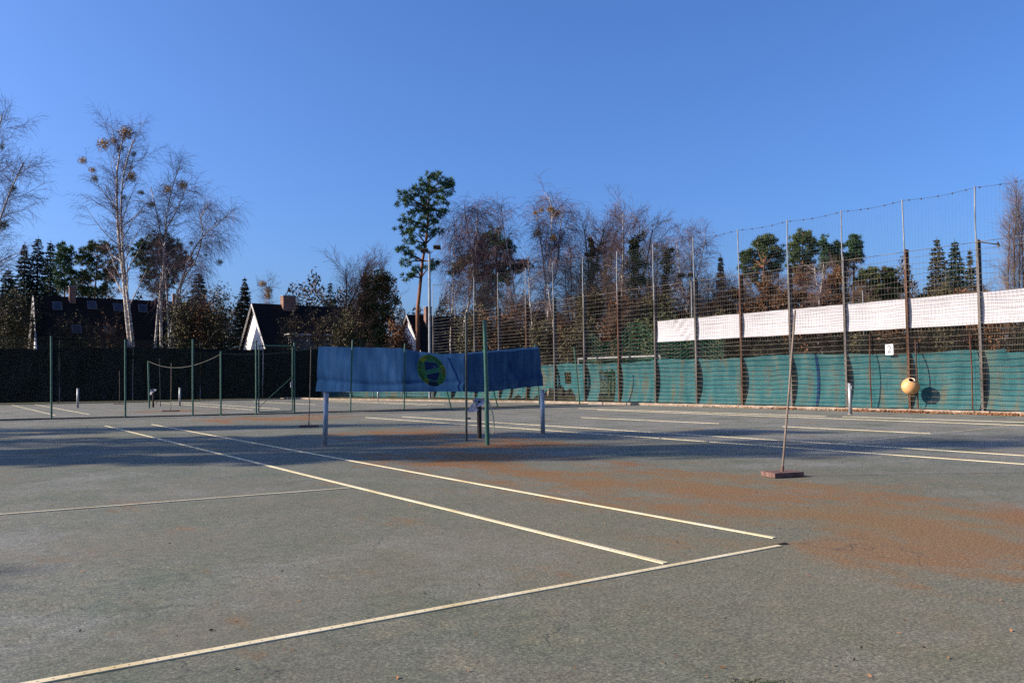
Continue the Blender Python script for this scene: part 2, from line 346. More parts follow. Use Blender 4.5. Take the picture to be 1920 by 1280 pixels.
# ------------------------------------------------------------------ mesh helpers
class MB:
    """collects vertices and faces as numpy blocks, then links ONE mesh object"""
    def __init__(self): self.v, self.f3, self.f4, self.n = [], [], [], 0
    def add(self, v, f3=None, f4=None):
        v = np.asarray(v, float).reshape(-1, 3)
        if f3 is not None and len(f3): self.f3.append(np.asarray(f3, int).reshape(-1, 3) + self.n)
        if f4 is not None and len(f4): self.f4.append(np.asarray(f4, int).reshape(-1, 4) + self.n)
        self.v.append(v); self.n += len(v)
    def box(self, lo, hi, M3=None, o=(0, 0, 0)):
        x0, y0, z0 = lo; x1, y1, z1 = hi
        v = np.array([(x0, y0, z0), (x1, y0, z0), (x1, y1, z0), (x0, y1, z0), (x0, y0, z1), (x1, y0, z1), (x1, y1, z1), (x0, y1, z1)], float)
        if M3 is not None: v = v @ np.asarray(M3).T
        self.add(v + np.asarray(o), f4=[(0, 3, 2, 1), (4, 5, 6, 7), (0, 1, 5, 4), (1, 2, 6, 5), (2, 3, 7, 6), (3, 0, 4, 7)])
    def tubes(self, pts, rad, k=5, caps=False):
        """pts (M,N,3), rad (M,N)"""
        pts = np.asarray(pts, float); rad = np.asarray(rad, float)
        if pts.ndim == 2: pts = pts[None]; rad = np.broadcast_to(rad, pts.shape[:2])
        Mn, N, _ = pts.shape
        if Mn == 0: return
        t = np.gradient(pts, axis=1); t /= np.linalg.norm(t, axis=2, keepdims=True) + 1e-9
        ref = np.where(np.abs(t[:, :1, 2:3]) > 0.85, np.array([[[1., 0, 0]]]), np.array([[[0, 0, 1.]]]))
        a = np.cross(t, np.broadcast_to(ref, t.shape)); a /= np.linalg.norm(a, axis=2, keepdims=True) + 1e-9
        b = np.cross(t, a)
        ang = np.arange(k) * 2 * math.pi / k
        ring = (a[:, :, None, :] * np.cos(ang)[None, None, :, None] + b[:, :, None, :] * np.sin(ang)[None, None, :, None])
        v = pts[:, :, None, :] + ring * rad[:, :, None, None]
        idx = np.arange(Mn * N * k).reshape(Mn, N, k)
        nx = np.roll(idx, -1, axis=2)
        f = np.stack([idx[:, :-1], nx[:, :-1], nx[:, 1:], idx[:, 1:]], axis=-1)
        base = self.n
        self.add(v.reshape(-1, 3), f4=f.reshape(-1, 4))
        if caps:
            for i in range(Mn):
                for j, flip in ((0, True), (N - 1, False)):
                    c = pts[i, j]; ids = idx[i, j]
                    n0 = self.n
                    self.v.append(c[None]); self.n += 1
                    tri = [(ids[q] + base, ids[(q + 1) % k] + base, n0) if not flip else (ids[(q + 1) % k] + base, ids[q] + base, n0) for q in range(k)]
                    self.f3.append(np.array(tri))
    def tube(self, path, r, k=8, caps=True):
        path = np.asarray(path, float)
        r = np.broadcast_to(np.asarray(r, float), (len(path),))
        self.tubes(path[None], r[None], k, caps)
    def blades(self, c, d, L, W):
        """leaf-like rhombs at c pointing along d"""
        c = np.asarray(c); d = np.asarray(d); d = d / (np.linalg.norm(d, axis=1, keepdims=True) + 1e-9)
        s = np.cross(d, rng.normal(size=d.shape)); s /= np.linalg.norm(s, axis=1, keepdims=True) + 1e-9
        L = np.broadcast_to(L, (len(c),))[:, None]; W = np.broadcast_to(W, (len(c),))[:, None]
        v = np.stack([c - d * L * .5, c + s * W * .5, c + d * L * .5, c - s * W * .5], axis=1)
        self.add(v.reshape(-1, 3), f4=np.arange(len(c) * 4).reshape(-1, 4))
    def mesh(self, name, mat, origin=(0, 0, 0), smooth=False):
        me = bpy.data.meshes.new(name)
        v = np.concatenate(self.v) - np.asarray(origin, float) if self.v else np.zeros((0, 3))
        f3 = np.concatenate(self.f3) if self.f3 else np.zeros((0, 3), int)
        f4 = np.concatenate(self.f4) if self.f4 else np.zeros((0, 4), int)
        loops = np.concatenate([f3.ravel(), f4.ravel()]).astype(np.int32)
        me.vertices.add(len(v)); me.vertices.foreach_set('co', v.ravel().astype(np.float32))
        me.loops.add(len(loops)); me.loops.foreach_set('vertex_index', loops)
        npoly = len(f3) + len(f4)
        me.polygons.add(npoly)
        ls = np.concatenate([np.arange(len(f3)) * 3, len(f3) * 3 + np.arange(len(f4)) * 4]).astype(np.int32)
        lt = np.concatenate([np.full(len(f3), 3), np.full(len(f4), 4)]).astype(np.int32)
        me.polygons.foreach_set('loop_start', ls)
        try: me.polygons.foreach_set('loop_total', lt)
        except Exception: pass
        me.polygons.foreach_set('use_smooth', np.full(npoly, bool(smooth)))
        me.materials.append(mat)
        me.update(calc_edges=True); me.validate()
        return me
    def build(self, name, mat, parent=None, smooth=False, origin=None, kind=None):
        o_ = parent_origin(parent) if origin is None else origin
        me = self.mesh(name, mat, o_, smooth)
        return link(name, me, parent, o_ if parent is None else None, kind)

ORIGIN = {}
def parent_origin(p):
    if p is None: return (0, 0, 0)
    return ORIGIN.get(p.name, (0, 0, 0))
def link(name, me, parent=None, loc=None, kind=None):
    o = bpy.data.objects.new(name, me); col.objects.link(o)
    if parent is not None: o.parent = parent
    if loc is not None: o.location = loc
    ORIGIN[o.name] = tuple(loc) if loc is not None else parent_origin(parent)
    if kind: o['kind'] = kind
    return o
def thing(name, label, cat, loc, group=None):
    o = bpy.data.objects.new(name, None); col.objects.link(o)
    o.location = loc; o.empty_display_size = 0.2; ORIGIN[o.name] = tuple(loc)
    return tag(o, label, cat, group)
def tag(o, label, cat, group=None, kind=None):
    o['label'] = label; o['category'] = cat
    if group: o['group'] = group
    if kind: o['kind'] = kind
    return o
def struct(o): o['kind'] = 'structure'; return o
def lathe(mb, prof, k=24, axis=((1, 0, 0), (0, 1, 0), (0, 0, 1)), o=(0, 0, 0)):
    A = np.array(axis, float); ang = np.arange(k) * 2 * math.pi / k
    v = [(r * math.cos(t) * A[0] + r * math.sin(t) * A[1] + z * A[2]) for r, z in prof for t in ang]
    idx = np.arange(len(prof) * k).reshape(len(prof), k); nx = np.roll(idx, -1, 1)
    mb.add(np.array(v) + np.asarray(o), f4=np.stack([idx[:-1], nx[:-1], nx[1:], idx[1:]], -1).reshape(-1, 4))
def grid(mb, fn, us, vs, keep=None):
    g = np.array([[fn(a, b) for b in vs] for a in us]); nu, nv = len(us), len(vs)
    idx = np.arange(nu * nv).reshape(nu, nv); f = []
    for i in range(nu - 1):
        for j in range(nv - 1):
            if keep is None or keep((us[i] + us[i + 1]) / 2, (vs[j] + vs[j + 1]) / 2):
                f.append((idx[i, j], idx[i + 1, j], idx[i + 1, j + 1], idx[i, j + 1]))
    mb.add(g.reshape(-1, 3), f4=f)

# ================================================================== SETTING
# ground sheet to the horizon
mb = MB(); mb.add([(-1500, -1500, -.03), (1500, -1500, -.03), (1500, 1500, -.03), (-1500, 1500, -.03)], f4=[(0, 1, 2, 3)])
struct(mb.build('ground', M['earth']))
# hard court surface
KERB = [(23.85, -16.0), (23.85, 21.5), (23.5, 26.0), (22.8, 34.0), (21.45, 37.8), (20.4, 42.3), (19.2, 47.5), (17.9, 52.0), (17.4, 61.5)]
mb = MB()
L_ = [(-34.0, y) for _, y in KERB]
vv = [(x, y, 0) for x, y in KERB] + [(x, y, 0) for x, y in L_]
nk = len(KERB)
mb.add(vv, f4=[(nk + i, i, i + 1, nk + i + 1) for i in range(nk - 1)])
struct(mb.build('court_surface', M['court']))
# raised earth strip between kerb and fence
mb = MB()
vv = [(x + .1, y, .095) for x, y in KERB] + [(27.5, y, .095) for _, y in KERB]
mb.add(vv, f4=[(i, nk + i, nk + i + 1, i + 1) for i in range(nk - 1)])
struct(mb.build('verge', M['earth']))
# kerb, stone by stone
kerb = bpy.data.objects.new('kerb', None); col.objects.link(kerb); struct(kerb); ORIGIN[kerb.name] = (0, 0, 0)
mb = MB(); mb.box((-.06, -.4995, 0), (.06, .4995, .125)); stone = mb.mesh('kerb_stone', M['concrete'])
acc = 0.0
for (xa, ya), (xb, yb) in zip(KERB[:-1], KERB[1:]):
    L = math.hypot(xb - xa, yb - ya); k = max(1, round(L)); an = math.atan2(yb - ya, xb - xa) - math.pi / 2
    for i in range(k):
        t = (i + .5) / k
        y = ya + (yb - ya) * t
        if y < 2 or 28.6 < y < 29.5: continue
        o = link('kerb_stone', stone, kerb)
        o.location = (xa + (xb - xa) * t, y, random.uniform(-.006, .004) * (y < 28)); o.rotation_euler = (0, random.uniform(-.02, .02) * (y < 28), an + random.uniform(-.004, .004) * (y < 28))
        o.scale = (1, L / k, 1)

# court lines: raised plastic tape
def court_line(a, b, w=.05, h=.006, label=''):
    a = np.array(a[:2], float); b = np.array(b[:2], float); L = np.linalg.norm(b - a)
    mb = MB(); nseg = max(2, int(L / 1.5)); xs = np.linspace(0, L, nseg + 1)
    wob = rng.normal(0, .004, nseg + 1); wob[0] = wob[-1] = 0
    v = []
    for x, q in zip(xs, wob):
        v += [(x, q - w / 2, 0), (x, q - w / 2 + .002, h), (x, q + w / 2 - .002, h), (x, q + w / 2, 0)]
    f = []
    for i in range(nseg):
        j = i * 4
        f += [(j, j + 4, j + 5, j + 1), (j + 1, j + 5, j + 6, j + 2), (j + 2, j + 6, j + 7, j + 3)]
    f += [(0, 1, 2, 3), (nseg * 4 + 3, nseg * 4 + 2, nseg * 4 + 1, nseg * 4)]
    mb.add(v, f4=f)
    o = mb.build('court_line', M['tape']); o.location = (a[0], a[1], .001)
    o.rotation_euler = (0, 0, math.atan2(b[1] - a[1], b[0] - a[0]))
    return struct(o)
gz = lambda u, v: on_z(u, v)[:2]
bl_a, bl_b = gz(1462, 1023), gz(75, 1279)
court_line(bl_a, bl_b + (bl_b - bl_a) / np.linalg.norm(bl_b - bl_a) * 6.5, .055, .006)
court_line(gz(1452, 1008.5), gz(285, 795.5), .05, .006)
court_line(gz(1248, 1056), gz(198, 798), .055, .006)
s_a, s_b = gz(650, 915.5), gz(0, 965)
court_line(s_a + (s_a - s_b) * .012, s_b + (s_b - s_a) * .6, .045, .008)
court_line((-1.5, 23.7), (-9.6, 23.6)); court_line((-9.7, 0), (-9.6, 23.77)); court_line((-11.1, 0), (-11.0, 23.77))
G2 = 7.58
d2a, d2b = gz(686, 782.5), gz(1920, 870)
court_line(d2a, d2b + (d2b - d2a) * .25)
d2a, d2b = gz(755, 781), gz(1920, 854)
court_line(d2a, d2b + (d2b - d2a) * .25)
court_line(gz(1572, 831.5), gz(1892, 799), .045)
court_line(gz(1745, 812.5), gz(1468, 799.5)); court_line(gz(1349, 794), gz(1090, 782.5))
d2a, d2b = gz(1120, 768.5), gz(1920, 797.5)
court_line(d2a, d2b + (d2b - d2a) * .25)
d2a, d2b = gz(1085, 765.5), gz(1550, 780.3)
court_line(d2a, d2b)
d2a, d2b = gz(1580, 781), gz(1920, 791.5)
court_line(d2a, d2b + (d2b - d2a) * .25)
for x in (-11.0, -9.6, -1.5, -0.2, 6.9, 8.25, 16.5, 17.6):
    y1 = 58.0 if x < 15 else 50.0
    court_line((x, 35.5), (x - .15, y1))
court_line((-9.6, 41.0), (-1.5, 41.0)); court_line((8.25, 41.2), (16.5, 41.2)); court_line((12.4, 41.2), (12.3, 52.5)); court_line((-5.5, 41), (-5.5, 53)); court_line((8.2, 52.5), (15.2, 52.5))
# open groove left by missing tape past the baseline's end
ga, gb, gc = gz(1385, 1034), gz(1472, 1017), gz(1480, 1020)
mb = MB(); mb.add([(*ga, .0045), (*gz(1462, 1021.5), .0045), (*gc, .0045), (*gb, .0045)], f4=[(0, 1, 2, 3)])
struct(mb.build('court_groove', M['dark']))

# ================================================================== RIGHT FENCE (tall, wire mesh, ball net on top)
FX = 24.3
PY = [-6.0, -3.4, -0.8, 1.85, 4.5, 7.12, 9.78, 12.4, 15.0, 17.6, 20.23, 22.95, 25.7, 28.45, 31.3, 34.05, 36.85, 39.93, 42.88, 45.93, 48.55]
fence = thing('tall_mesh_fence', 'very tall rusty wire mesh fence with ball net along the right side', 'fence', (FX, 22, .09))
def ibeam(mb, x, y, z0, z1, fl=.085, dp=.22):
    mb.box((x - dp / 2, y - fl / 2, z0), (x - dp / 2 + .012, y + fl / 2, z1))
    mb.box((x + dp / 2 - .012, y - fl / 2, z0), (x + dp / 2, y + fl / 2, z1))
    mb.box((x - dp / 2 + .012, y - .006, z0), (x + dp / 2 - .012, y + .006, z1))
for i, y in enumerate(PY):
    top = 6.08 + random.uniform(-.05, .12)
    mb = MB(); ibeam(mb, FX + .12, y, .0, top)
    mb.build('post', M['steel_rust'] if (i % 3 == 1) else M['steel'], fence)
    ptop = 8.05 + .012 * max(0, y - 10) + random.uniform(-.03, .03)
    mb = MB(); mb.tube([(FX + .03, y + .02, 5.4), (FX + .03, y + .03, 7), (FX + .03, y + .02 + random.uniform(-.04, .04), ptop)], .026, 8)
    mb.build('upper_pole', M['galv'], fence)
    if i in (6, 8):
        mb = MB(); mb.tube([(FX + .1, y, top - .08), (FX + .25, y - .62, top - .26)], .022, 6); mb.tube([(FX + .24, y - .60, top - .18), (FX + .25, y - .64, top - .34)], .04, 6)
        mb.build('bracket_arm', M['pipe'], fence)
for i in range(len(PY) - 1):
    y0, y1 = PY[i] + .03, PY[i + 1] - .03
    # lower panel: fine upright wires, double cross wires
    mb = MB()
    xs = FX - .02
    nv = int((y1 - y0) / .05)
    yy = np.linspace(y0, y1, nv)
    far = PY[i] > 30
    z_split = 2.95
    pts = np.stack([np.stack([np.full(nv, xs), yy, np.full(nv, .16)], 1), np.stack([np.full(nv, xs), yy, np.full(nv, z_split)], 1)], 1)
    mb.tubes(pts, np.full((nv, 2), .0024), 3)
    zz = np.arange(.2, z_split, .2)
    P_, R_ = [], []
    for z in zz:
        k = 6; t = np.linspace(0, 1, k); sag = random.uniform(-.035, .012); tilt = random.uniform(-.02, .02)
        zl = z + sag * np.sin(math.pi * t) + tilt * (t - .5); xl = xs + rng.normal(0, .006, k)
        for dx in (-.011, .011):
            P_.append(np.stack([xl + dx, y0 + (y1 - y0) * t, zl], 1)); R_.append(np.full(k, .0075))
    mb.tubes(np.array(P_), np.array(R_), 4)
    mb.build('wire_panel', M['wire'], fence, kind='stuff')
    # upper panel: wider mesh
    mb = MB()
    nv = int((y1 - y0) / .125); yy = np.linspace(y0, y1, nv)
    pts = np.stack([np.stack([np.full(nv, xs), yy, np.full(nv, z_split)], 1), np.stack([np.full(nv, xs), yy + rng.normal(0, .01, nv), np.full(nv, 6.05)], 1)], 1)
    mb.tubes(pts, np.full((nv, 2), .0036), 3)
    P_, R_ = [], []
    for z in np.concatenate([np.arange(z_split + .05, 6.0, .215), [6.05]]):
        k = 8; t = np.linspace(0, 1, k); sag = random.uniform(-.05, .03); tilt = random.uniform(-.03, .03)
        w = 1 if z < 6.0 else 0.3
        P_.append(np.stack([xs - .008 + rng.normal(0, .01, k), y0 + (y1 - y0) * t, z + w * (sag * np.sin(math.pi * t) + tilt * (t - .5) + rng.normal(0, .008, k))], 1)); R_.append(np.full(k, .0064 if z < 6 else .011))
    mb.tubes(np.array(P_), np.array(R_), 4)
    mb.build('wire_panel', M['wire'], fence, kind='stuff')
    # ball net above
    zt = lambda y: 8.0 + .012 * max(0, y - 10)
    mb = MB(); cell = .12
    nv = int((y1 - y0) / cell); t = np.linspace(0, 1, nv)
    yy = y0 + (y1 - y0) * t
    topz = np.array([zt(a) for a in yy]) - .07 * np.sin(math.pi * t)
    P_ = []
    for a, b_ in zip(yy, topz):
        P_.append(np.stack([np.full(5, FX + .03) + .03 * np.sin(np.linspace(0, 3, 5) + a), a + rng.normal(0, .012, 5), np.linspace(6.08, b_, 5)], 1))
    mb.tubes(np.array(P_), np.full((nv, 5), .0019), 3)
    nh = int(2.0 / cell); P_ = []
    for j in range(1, nh):
        s = j / nh; tt = np.linspace(0, 1, 9); yv = y0 + (y1 - y0) * tt
        tz = np.array([zt(a) for a in yv]) - .07 * np.sin(math.pi * tt)
        P_.append(np.stack([np.full(9, FX + .03) + .02 * np.sin(yv * 3 + j), yv, 6.08 + (tz - 6.08) * s + rng.normal(0, .006, 9)], 1))
    mb.tubes(np.array(P_), np.full((nh - 1, 9), .0019), 3)
    mb.build('ball_net', M['net'], fence, kind='stuff')
    mb = MB(); tt = np.linspace(0, 1, 11); yv = PY[i] + (PY[i + 1] - PY[i]) * tt
    cz = np.array([zt(a) for a in yv]) - .07 * np.sin(math.pi * tt)
    mb.tube(np.stack([np.full(11, FX + .03), yv, cz], 1), .007, 5)
    mb.build('top_cable', M['pipe'], fence)
    for s in (.12, .32, .52, .70, .9):
        y = PY[i] + (PY[i + 1] - PY[i]) * (s + random.uniform(-.04, .04)); z = zt(y) - .07 * math.sin(math.pi * s)
        mb = MB(); mb.box((FX + .01, y - .018, z - .03), (FX + .05, y + .018, z + .025)); mb.build('cable_clip', M['pipe'], fence)

# teal windscreen cloth, bay by bay billowing
def teal_cloth(name, label, ya, yb, top_fn, keep=None, bulge=.17, nz=22, group=None, step=.13, x0=FX + .06):
    mb = MB(); n = max(4, int((yb - ya) / step))
    us = np.linspace(ya, yb, n); vs = np.linspace(0, 1, nz)
    def fn(y, s):
        zt_ = top_fn(y); z = .13 + (zt_ - .13) * s
        ph = (y - PY[0]) / 2.65
        bl = bulge * math.sin(math.pi * min(1, s * 1.02)) ** .8 * (1 + .18 * math.sin(y * 1.7) + .08 * math.sin(y * 5.1))
        return (x0 + .03 + bl + .012 * math.sin(y * 9 + s * 4), y, z + .02 * math.sin(y * 3.1) * s)
    grid(mb, fn, us, vs, keep)
    o = mb.build(name, M['teal'], None, True)
    return tag(o, label, 'windscreen', group)
ttop = lambda y: 2.2 + .05 * math.sin(y * .8) + (.08 if 13 < y < 26 else 0) - (.12 if y < 9 else 0)
teal_cloth('windscreen_cloth', 'long teal windscreen cloth behind the mesh fence below the numbered plate', -6.0, 16.38, ttop)
teal_cloth('windscreen_cloth', 'teal windscreen cloth in the fence bays between the blue seam and the white goal', 16.46, 28.35, ttop)
def torn(y, s):
    z = .13 + 2.1 * s
    if 28.9 < y < 30.3 and z < 1.95 - .5 * abs(math.sin(y * 7)) * .3: return False       # gap where brown shrubs show
    if 32.75 < y < 33.35 and 1.05 < z < 1.75: return False
    if y > 32.2 and z < .30 + .55 * max(0, math.sin((y - 32.2) * .9)) ** .5 + .12 * math.sin(y * 6): return False
    return True
teal_cloth('windscreen_cloth', 'tattered torn teal windscreen cloth right of the blue banner', 28.45, 38.6, lambda y: 2.22 + .05 * math.sin(y), torn, .2, 30, None, .09)
teal_cloth('windscreen_cloth', 'low teal windscreen cloth seen under the lower edge of the blue banner', 38.9, 48.6, lambda y: 2.2, None, .2)
# blue seam strip where two cloths meet
mb = MB(); grid(mb, lambda a, s: (FX + .085 + .155 * math.sin(math.pi * s) ** .8 + .004, 16.42 + a, .16 + 2.1 * s), np.linspace(-.06, .06, 3), np.linspace(0, 1, 14))
tag(mb.build('seam_strip', M['blue'], None), 'narrow blue tape over the seam of the teal windscreen', 'seam tape')
# dark curb rail under the cloth (shadow gap board)
# white banner behind the mesh
mb = MB()
def wfn(y, s):
    zb = 3.15 + .05 * min(1, max(0, (y - 8) / 18)); zt_ = 4.27
    if y > 25.4: zt_ = 4.27
    wr = .025 * math.sin(y * 2.37) * math.sin(math.pi * s) + (.06 * math.sin((y + s * 1.2) * 11) * math.exp(-((y - 23.6 - s * .6) / .45) ** 2))
    return (FX + .12 + .05 * math.sin(math.pi * s) + wr, y + (.05 * math.sin(s * 5) if y > 25.4 else 0), zb + (zt_ - zb) * s + .014 * math.sin(y * 2 * math.pi / 2.65 + 1.2) * (s - .3))
grid(mb, wfn, np.linspace(-6, 25.62, 240), np.linspace(0, 1, 12))
tag(mb.build('white_banner', M['white_cloth'], None, True), 'long plain white banner strung behind the tall mesh fence', 'banner')

# rusty thin posts in front of the cloth
for y, top, lab in ((13.84, 3.0, 'thin rusty post on the kerb beside the number plate'), (12.0, 2.7, 'thin rusty post that carries the round ball-shaped bin'), (10.05, 2.92, 'thin rusty post nearest the right edge of the photo')):
    mb = MB(); mb.tube([(FX - .13, y, .06), (FX - .13, y + random.uniform(-.03, .03), top * .5), (FX - .13, y + random.uniform(-.03, .03), top)], [.028, .026, .022], 8)
    o = mb.build('rusty_post', M['steel_rust'], None); tag(o, lab, 'post', 'thin rusty posts along the fence')

# ball-shaped bin
bc = np.array([FX - .42, 12.10, .97]); R = .315
ax = np.array([-.50, -.42, .76]); ax /= np.linalg.norm(ax); e1 = np.cross(ax, (0, 0, 1)); e1 /= np.linalg.norm(e1); e2 = np.cross(ax, e1)
binr = thing('ball_bin', 'round orange ball-shaped litter bin with an open top on the fence', 'litter bin', tuple(bc))
prof = [(max(.001, R * math.sin(a)), -R * math.cos(a)) for a in np.linspace(0, math.pi - .36, 22)]
mb = MB(); lathe(mb, prof, 32, (e1, e2, ax), bc); mb.build('shell', M['ball'], binr, True)
ro = prof[-1]
mb = MB(); lathe(mb, [ro, (ro[0] + .012, ro[1] + .006), (ro[0] + .006, ro[1] + .022), (ro[0] - .012, ro[1] + .016), (ro[0] - .014, ro[1] - .02)], 32, (e1, e2, ax), bc); mb.build('rim', M['ball_seam'], binr, True)
mb = MB(); lathe(mb, [(ro[0] - .014, ro[1] - .02), (.16, .12), (.2, 0), (.12, -.15), (.001, -.2)], 24, (e1, e2, ax), bc); mb.build('inside', M['dark'], binr, True)
a = np.linspace(0, 2 * math.pi, 49)
seam = np.stack([np.cos(a) * 1.0, np.sin(a) * 1.0, .55 * np.sin(2 * a) - .1], 1); seam /= np.linalg.norm(seam, axis=1, keepdims=True)
seam = bc + (seam[:, :1] * e1 + seam[:, 1:2] * e2 + seam[:, 2:] * ax) * (R - .003)
mb = MB(); mb.tube(seam, .010, 6, False); mb.build('seam', M['ball_seam'], binr, True)
mb = MB(); mb.box((.25, -.03, -.03), (.36, .03, .03), None, bc + np.array([-.02, -.06, 0])); mb.build('bracket', M['steel_rust'], binr)

# number plate
sgn = thing('number_plate', 'small white plate with a black 2 on the mesh fence', 'sign', (FX - .06, 13.09, 2.37))
pu = np.array([0, 0, 1.0]); mb = MB(); mb.box((FX - .062, 13.09 - .155, 2.37 - .20), (FX - .05, 13.09 + .155, 2.37 + .20)); mb.build('plate', M['sign'], sgn)
cu = bpy.data.curves.new('digit', 'FONT'); cu.body = '2'; cu.size = .40; cu.align_x = 'CENTER'; cu.align_y = 'CENTER'; cu.extrude = .001; cu.offset = .004
to = bpy.data.objects.new('digit_src', cu); col.objects.link(to)
dg = bpy.context.evaluated_depsgraph_get(); me = bpy.data.meshes.new_from_object(to.evaluated_get(dg)); bpy.data.objects.remove(to)
me.materials.clear(); me.materials.append(M['ink'])
o = link('digit', me, sgn); o.matrix_local = Matrix(((0, 0, -1, -.0045), (-1, 0, 0, 0), (0, 1, 0, 0), (0, 0, 0, 1)))

# lower fence that runs on to the far corner
lf = thing('low_mesh_fence', 'low grey mesh fence at the far corner behind the blue banner', 'fence', (22.5, 54, 0))
LF = [(24.3, 48.7), (23.3, 51.6), (22.3, 54.5), (21.3, 57.4), (20.5, 60.3)]
for x, y in LF:
    mb = MB(); mb.tube([(x, y, 0), (x, y, 3.0)], .035, 6); mb.build('post', M['galv'], lf)
for (xa, ya), (xb, yb) in zip(LF[:-1], LF[1:]):
    mb = MB(); zz = np.arange(.3, 3.0, .2)
    mb.tubes(np.array([[(xa, ya, z), (xb, yb, z)] for z in zz]), np.full((len(zz), 2), .008), 3)
    tt = np.linspace(0, 1, 40); mb.tubes(np.array([[(xa + (xb - xa) * t, ya + (yb - ya) * t, .1), (xa + (xb - xa) * t, ya + (yb - ya) * t, 3.0)] for t in tt]), np.full((40, 2), .003), 3)
    mb.build('wire_panel', M['wire'], lf, kind='stuff')
mb = MB()
grid(mb, lambda t, s: (24.35 + (20.55 - 24.35) * t + .12, 48.7 + 11.6 * t + .1, .12 + 2.0 * s + .03 * math.sin(t * 40)), np.linspace(0, 1, 40), np.linspace(0, 1, 8))
tag(mb.build('windscreen_cloth', M['teal'], None, True), 'teal windscreen cloth at the far corner next to the black windscreen', 'windscreen')

# ================================================================== BLACK WINDSCREEN at the back
BF = [(-46, 66.5), (-22, 64.6), (-2.6, 62.6), (20.45, 60.6)]
def bf_pt(t):
    L = [math.dist(BF[i], BF[i + 1]) for i in range(3)]; s = t * sum(L)
    for i in range(3):
        if s <= L[i] or i == 2: k = s / L[i]; return (BF[i][0] + (BF[i + 1][0] - BF[i][0]) * k, BF[i][1] + (BF[i + 1][1] - BF[i][1]) * k)
        s -= L[i]
bfn = thing('black_fence', 'long back fence hung with black windscreen below the houses', 'fence', (0, 62.5, 0))
NP = 14
for i in range(NP):
    mb = MB(); us = np.linspace(i / NP + .0006, (i + 1) / NP - .0006, 22)
    htop = 4.0 + (.0 if i != 9 else -.12) + random.uniform(-.06, .06)
    grid(mb, lambda t, s: (bf_pt(t)[0], bf_pt(t)[1] - .06 + .05 * math.sin(t * 300) + .05 * math.sin(s * 7 + i), .06 + (htop - .06 - .05 * math.sin((t * NP % 1) * math.pi)) * s), us, np.linspace(0, 1, 9))
    mb.build('windscreen_panel', M['black_cloth'], bfn, True)
for i in range(NP + 1):
    x, y = bf_pt(i / NP); mb = MB(); mb.tube([(x, y + .08, 0), (x, y + .08, 4.5)], .035, 6); mb.build('post', M['dark_paint'], bfn)

# ================================================================== MIDDLE FENCE (green posts, chain link, gate)
mf = thing('chain_link_fence', 'green chain link fence with slim posts across the courts', 'fence', (5, 30, 0))
def lean(ub, vb, ut, vt, y=None):
    b_ = on_z(ub, vb); t_ = on_y(ut, vt, b_[1] if y is None else y); return b_, t_
MP = [lean(96.5, 786, 96, 630), lean(235, 783, 235, 637), lean(361.5, 780, 361.5, 636), lean(414, 778.5, 414, 658), lean(480.5, 777, 480, 638), lean(552, 775, 552, 642),
      lean(657, 771, 661, 637), lean(757.5, 768, 759, 644), lean(846, 765.2, 819, 660), lean(933, 762.3, 905, 655), lean(1012, 760.8, 1003, 645)]
MP = [(np.array([-9.7 + 2.5 * i, 32.6 - .48 * i, 0]), np.array([-9.7 + 2.5 * i, 32.6 - .48 * i, 3.1])) for i in range(3)] + MP
for b_, t_ in MP:
    mb = MB(); mb.tube([b_, (b_ + t_) / 2, t_], .036, 8); mb.build('post', M['green_paint'], mf)
def chain(mb, b0, t0, b1, t1, pitch=.085, r=.0013, z0=.06):
    b0, t0, b1, t1 = map(np.array, (b0, t0, b1, t1)); W = np.linalg.norm((b1 - b0)[:2]); H = min(t0[2], t1[2]) - .03
    P_ = []
    for s in (1, -1):
        for c in np.arange(-H, W, pitch):
            w0, h0, w1, h1 = c, z0, c + H - z0, H
            if w0 < 0: h0 -= w0; w0 = 0
            if w1 > W: h1 -= (w1 - W); w1 = W
            if h1 - h0 < .03: continue
            q = []
            for w, h in ((w0, h0), (w1, h1)):
                k = w / W if s > 0 else 1 - w / W
                p0 = b0 + (t0 - b0) * h / t0[2]; p1 = b1 + (t1 - b1) * h / t1[2]
                q.append(p0 + (p1 - p0) * k)
            P_.append(q)
    mb.tubes(np.array(P_), np.full((len(P_), 2), r), 3)
for i in range(len(MP) - 1):
    if i == 7: continue                  # the gate's opening
    mb = MB(); chain(mb, *MP[i], *MP[i + 1]); mb.build('chain_link', M['wire_green'], mf, kind='stuff')
    for q in ([MP[i][1] - (0, 0, .03), MP[i + 1][1] - (0, 0, .03)], [MP[i][0] + (0, 0, .05), MP[i + 1][0] + (0, 0, .05)]):
        mb = MB(); mb.tubes(np.array([q]), np.full((1, 2), .006), 4); mb.build('tension_wire', M['wire_green'], mf)
# stray leaning posts right of the banner
for (ub, vb, ut, vt, lab) in ((1087, 758.5, 1076.5, 650, 'leaning green fence post in front of the torn teal cloth'),):
    b_, t_ = lean(ub, vb, ut, vt); mb = MB(); mb.tube([b_, t_], .035, 8)
    tag(mb.build('fence_post', M['green_paint'], None), lab, 'post')
# dark kerb edge below the middle fence
mb = MB(); e = [(-34, 35.6), (-2.1, 30.9), (6.7, 29.2), (9.4, 28.9), (19.4, 28.6), (22.7, 28.9)]
for (xa, ya), (xb, yb) in zip(e[:-1], e[1:]):
    an = math.atan2(yb - ya, xb - xa); c, s = math.cos(an), math.sin(an); L = math.hypot(xb - xa, yb - ya)
    mb.box((.002, -.05, 0), (L - .002, .05, .045), ((c, -s, 0), (s, c, 0), (0, 0, 1)), (xa, ya + .25, 0))
struct(mb.build('fence_footing', simple('footing', (.035, .045, .04), (.07, .085, .07), 3, .9)))

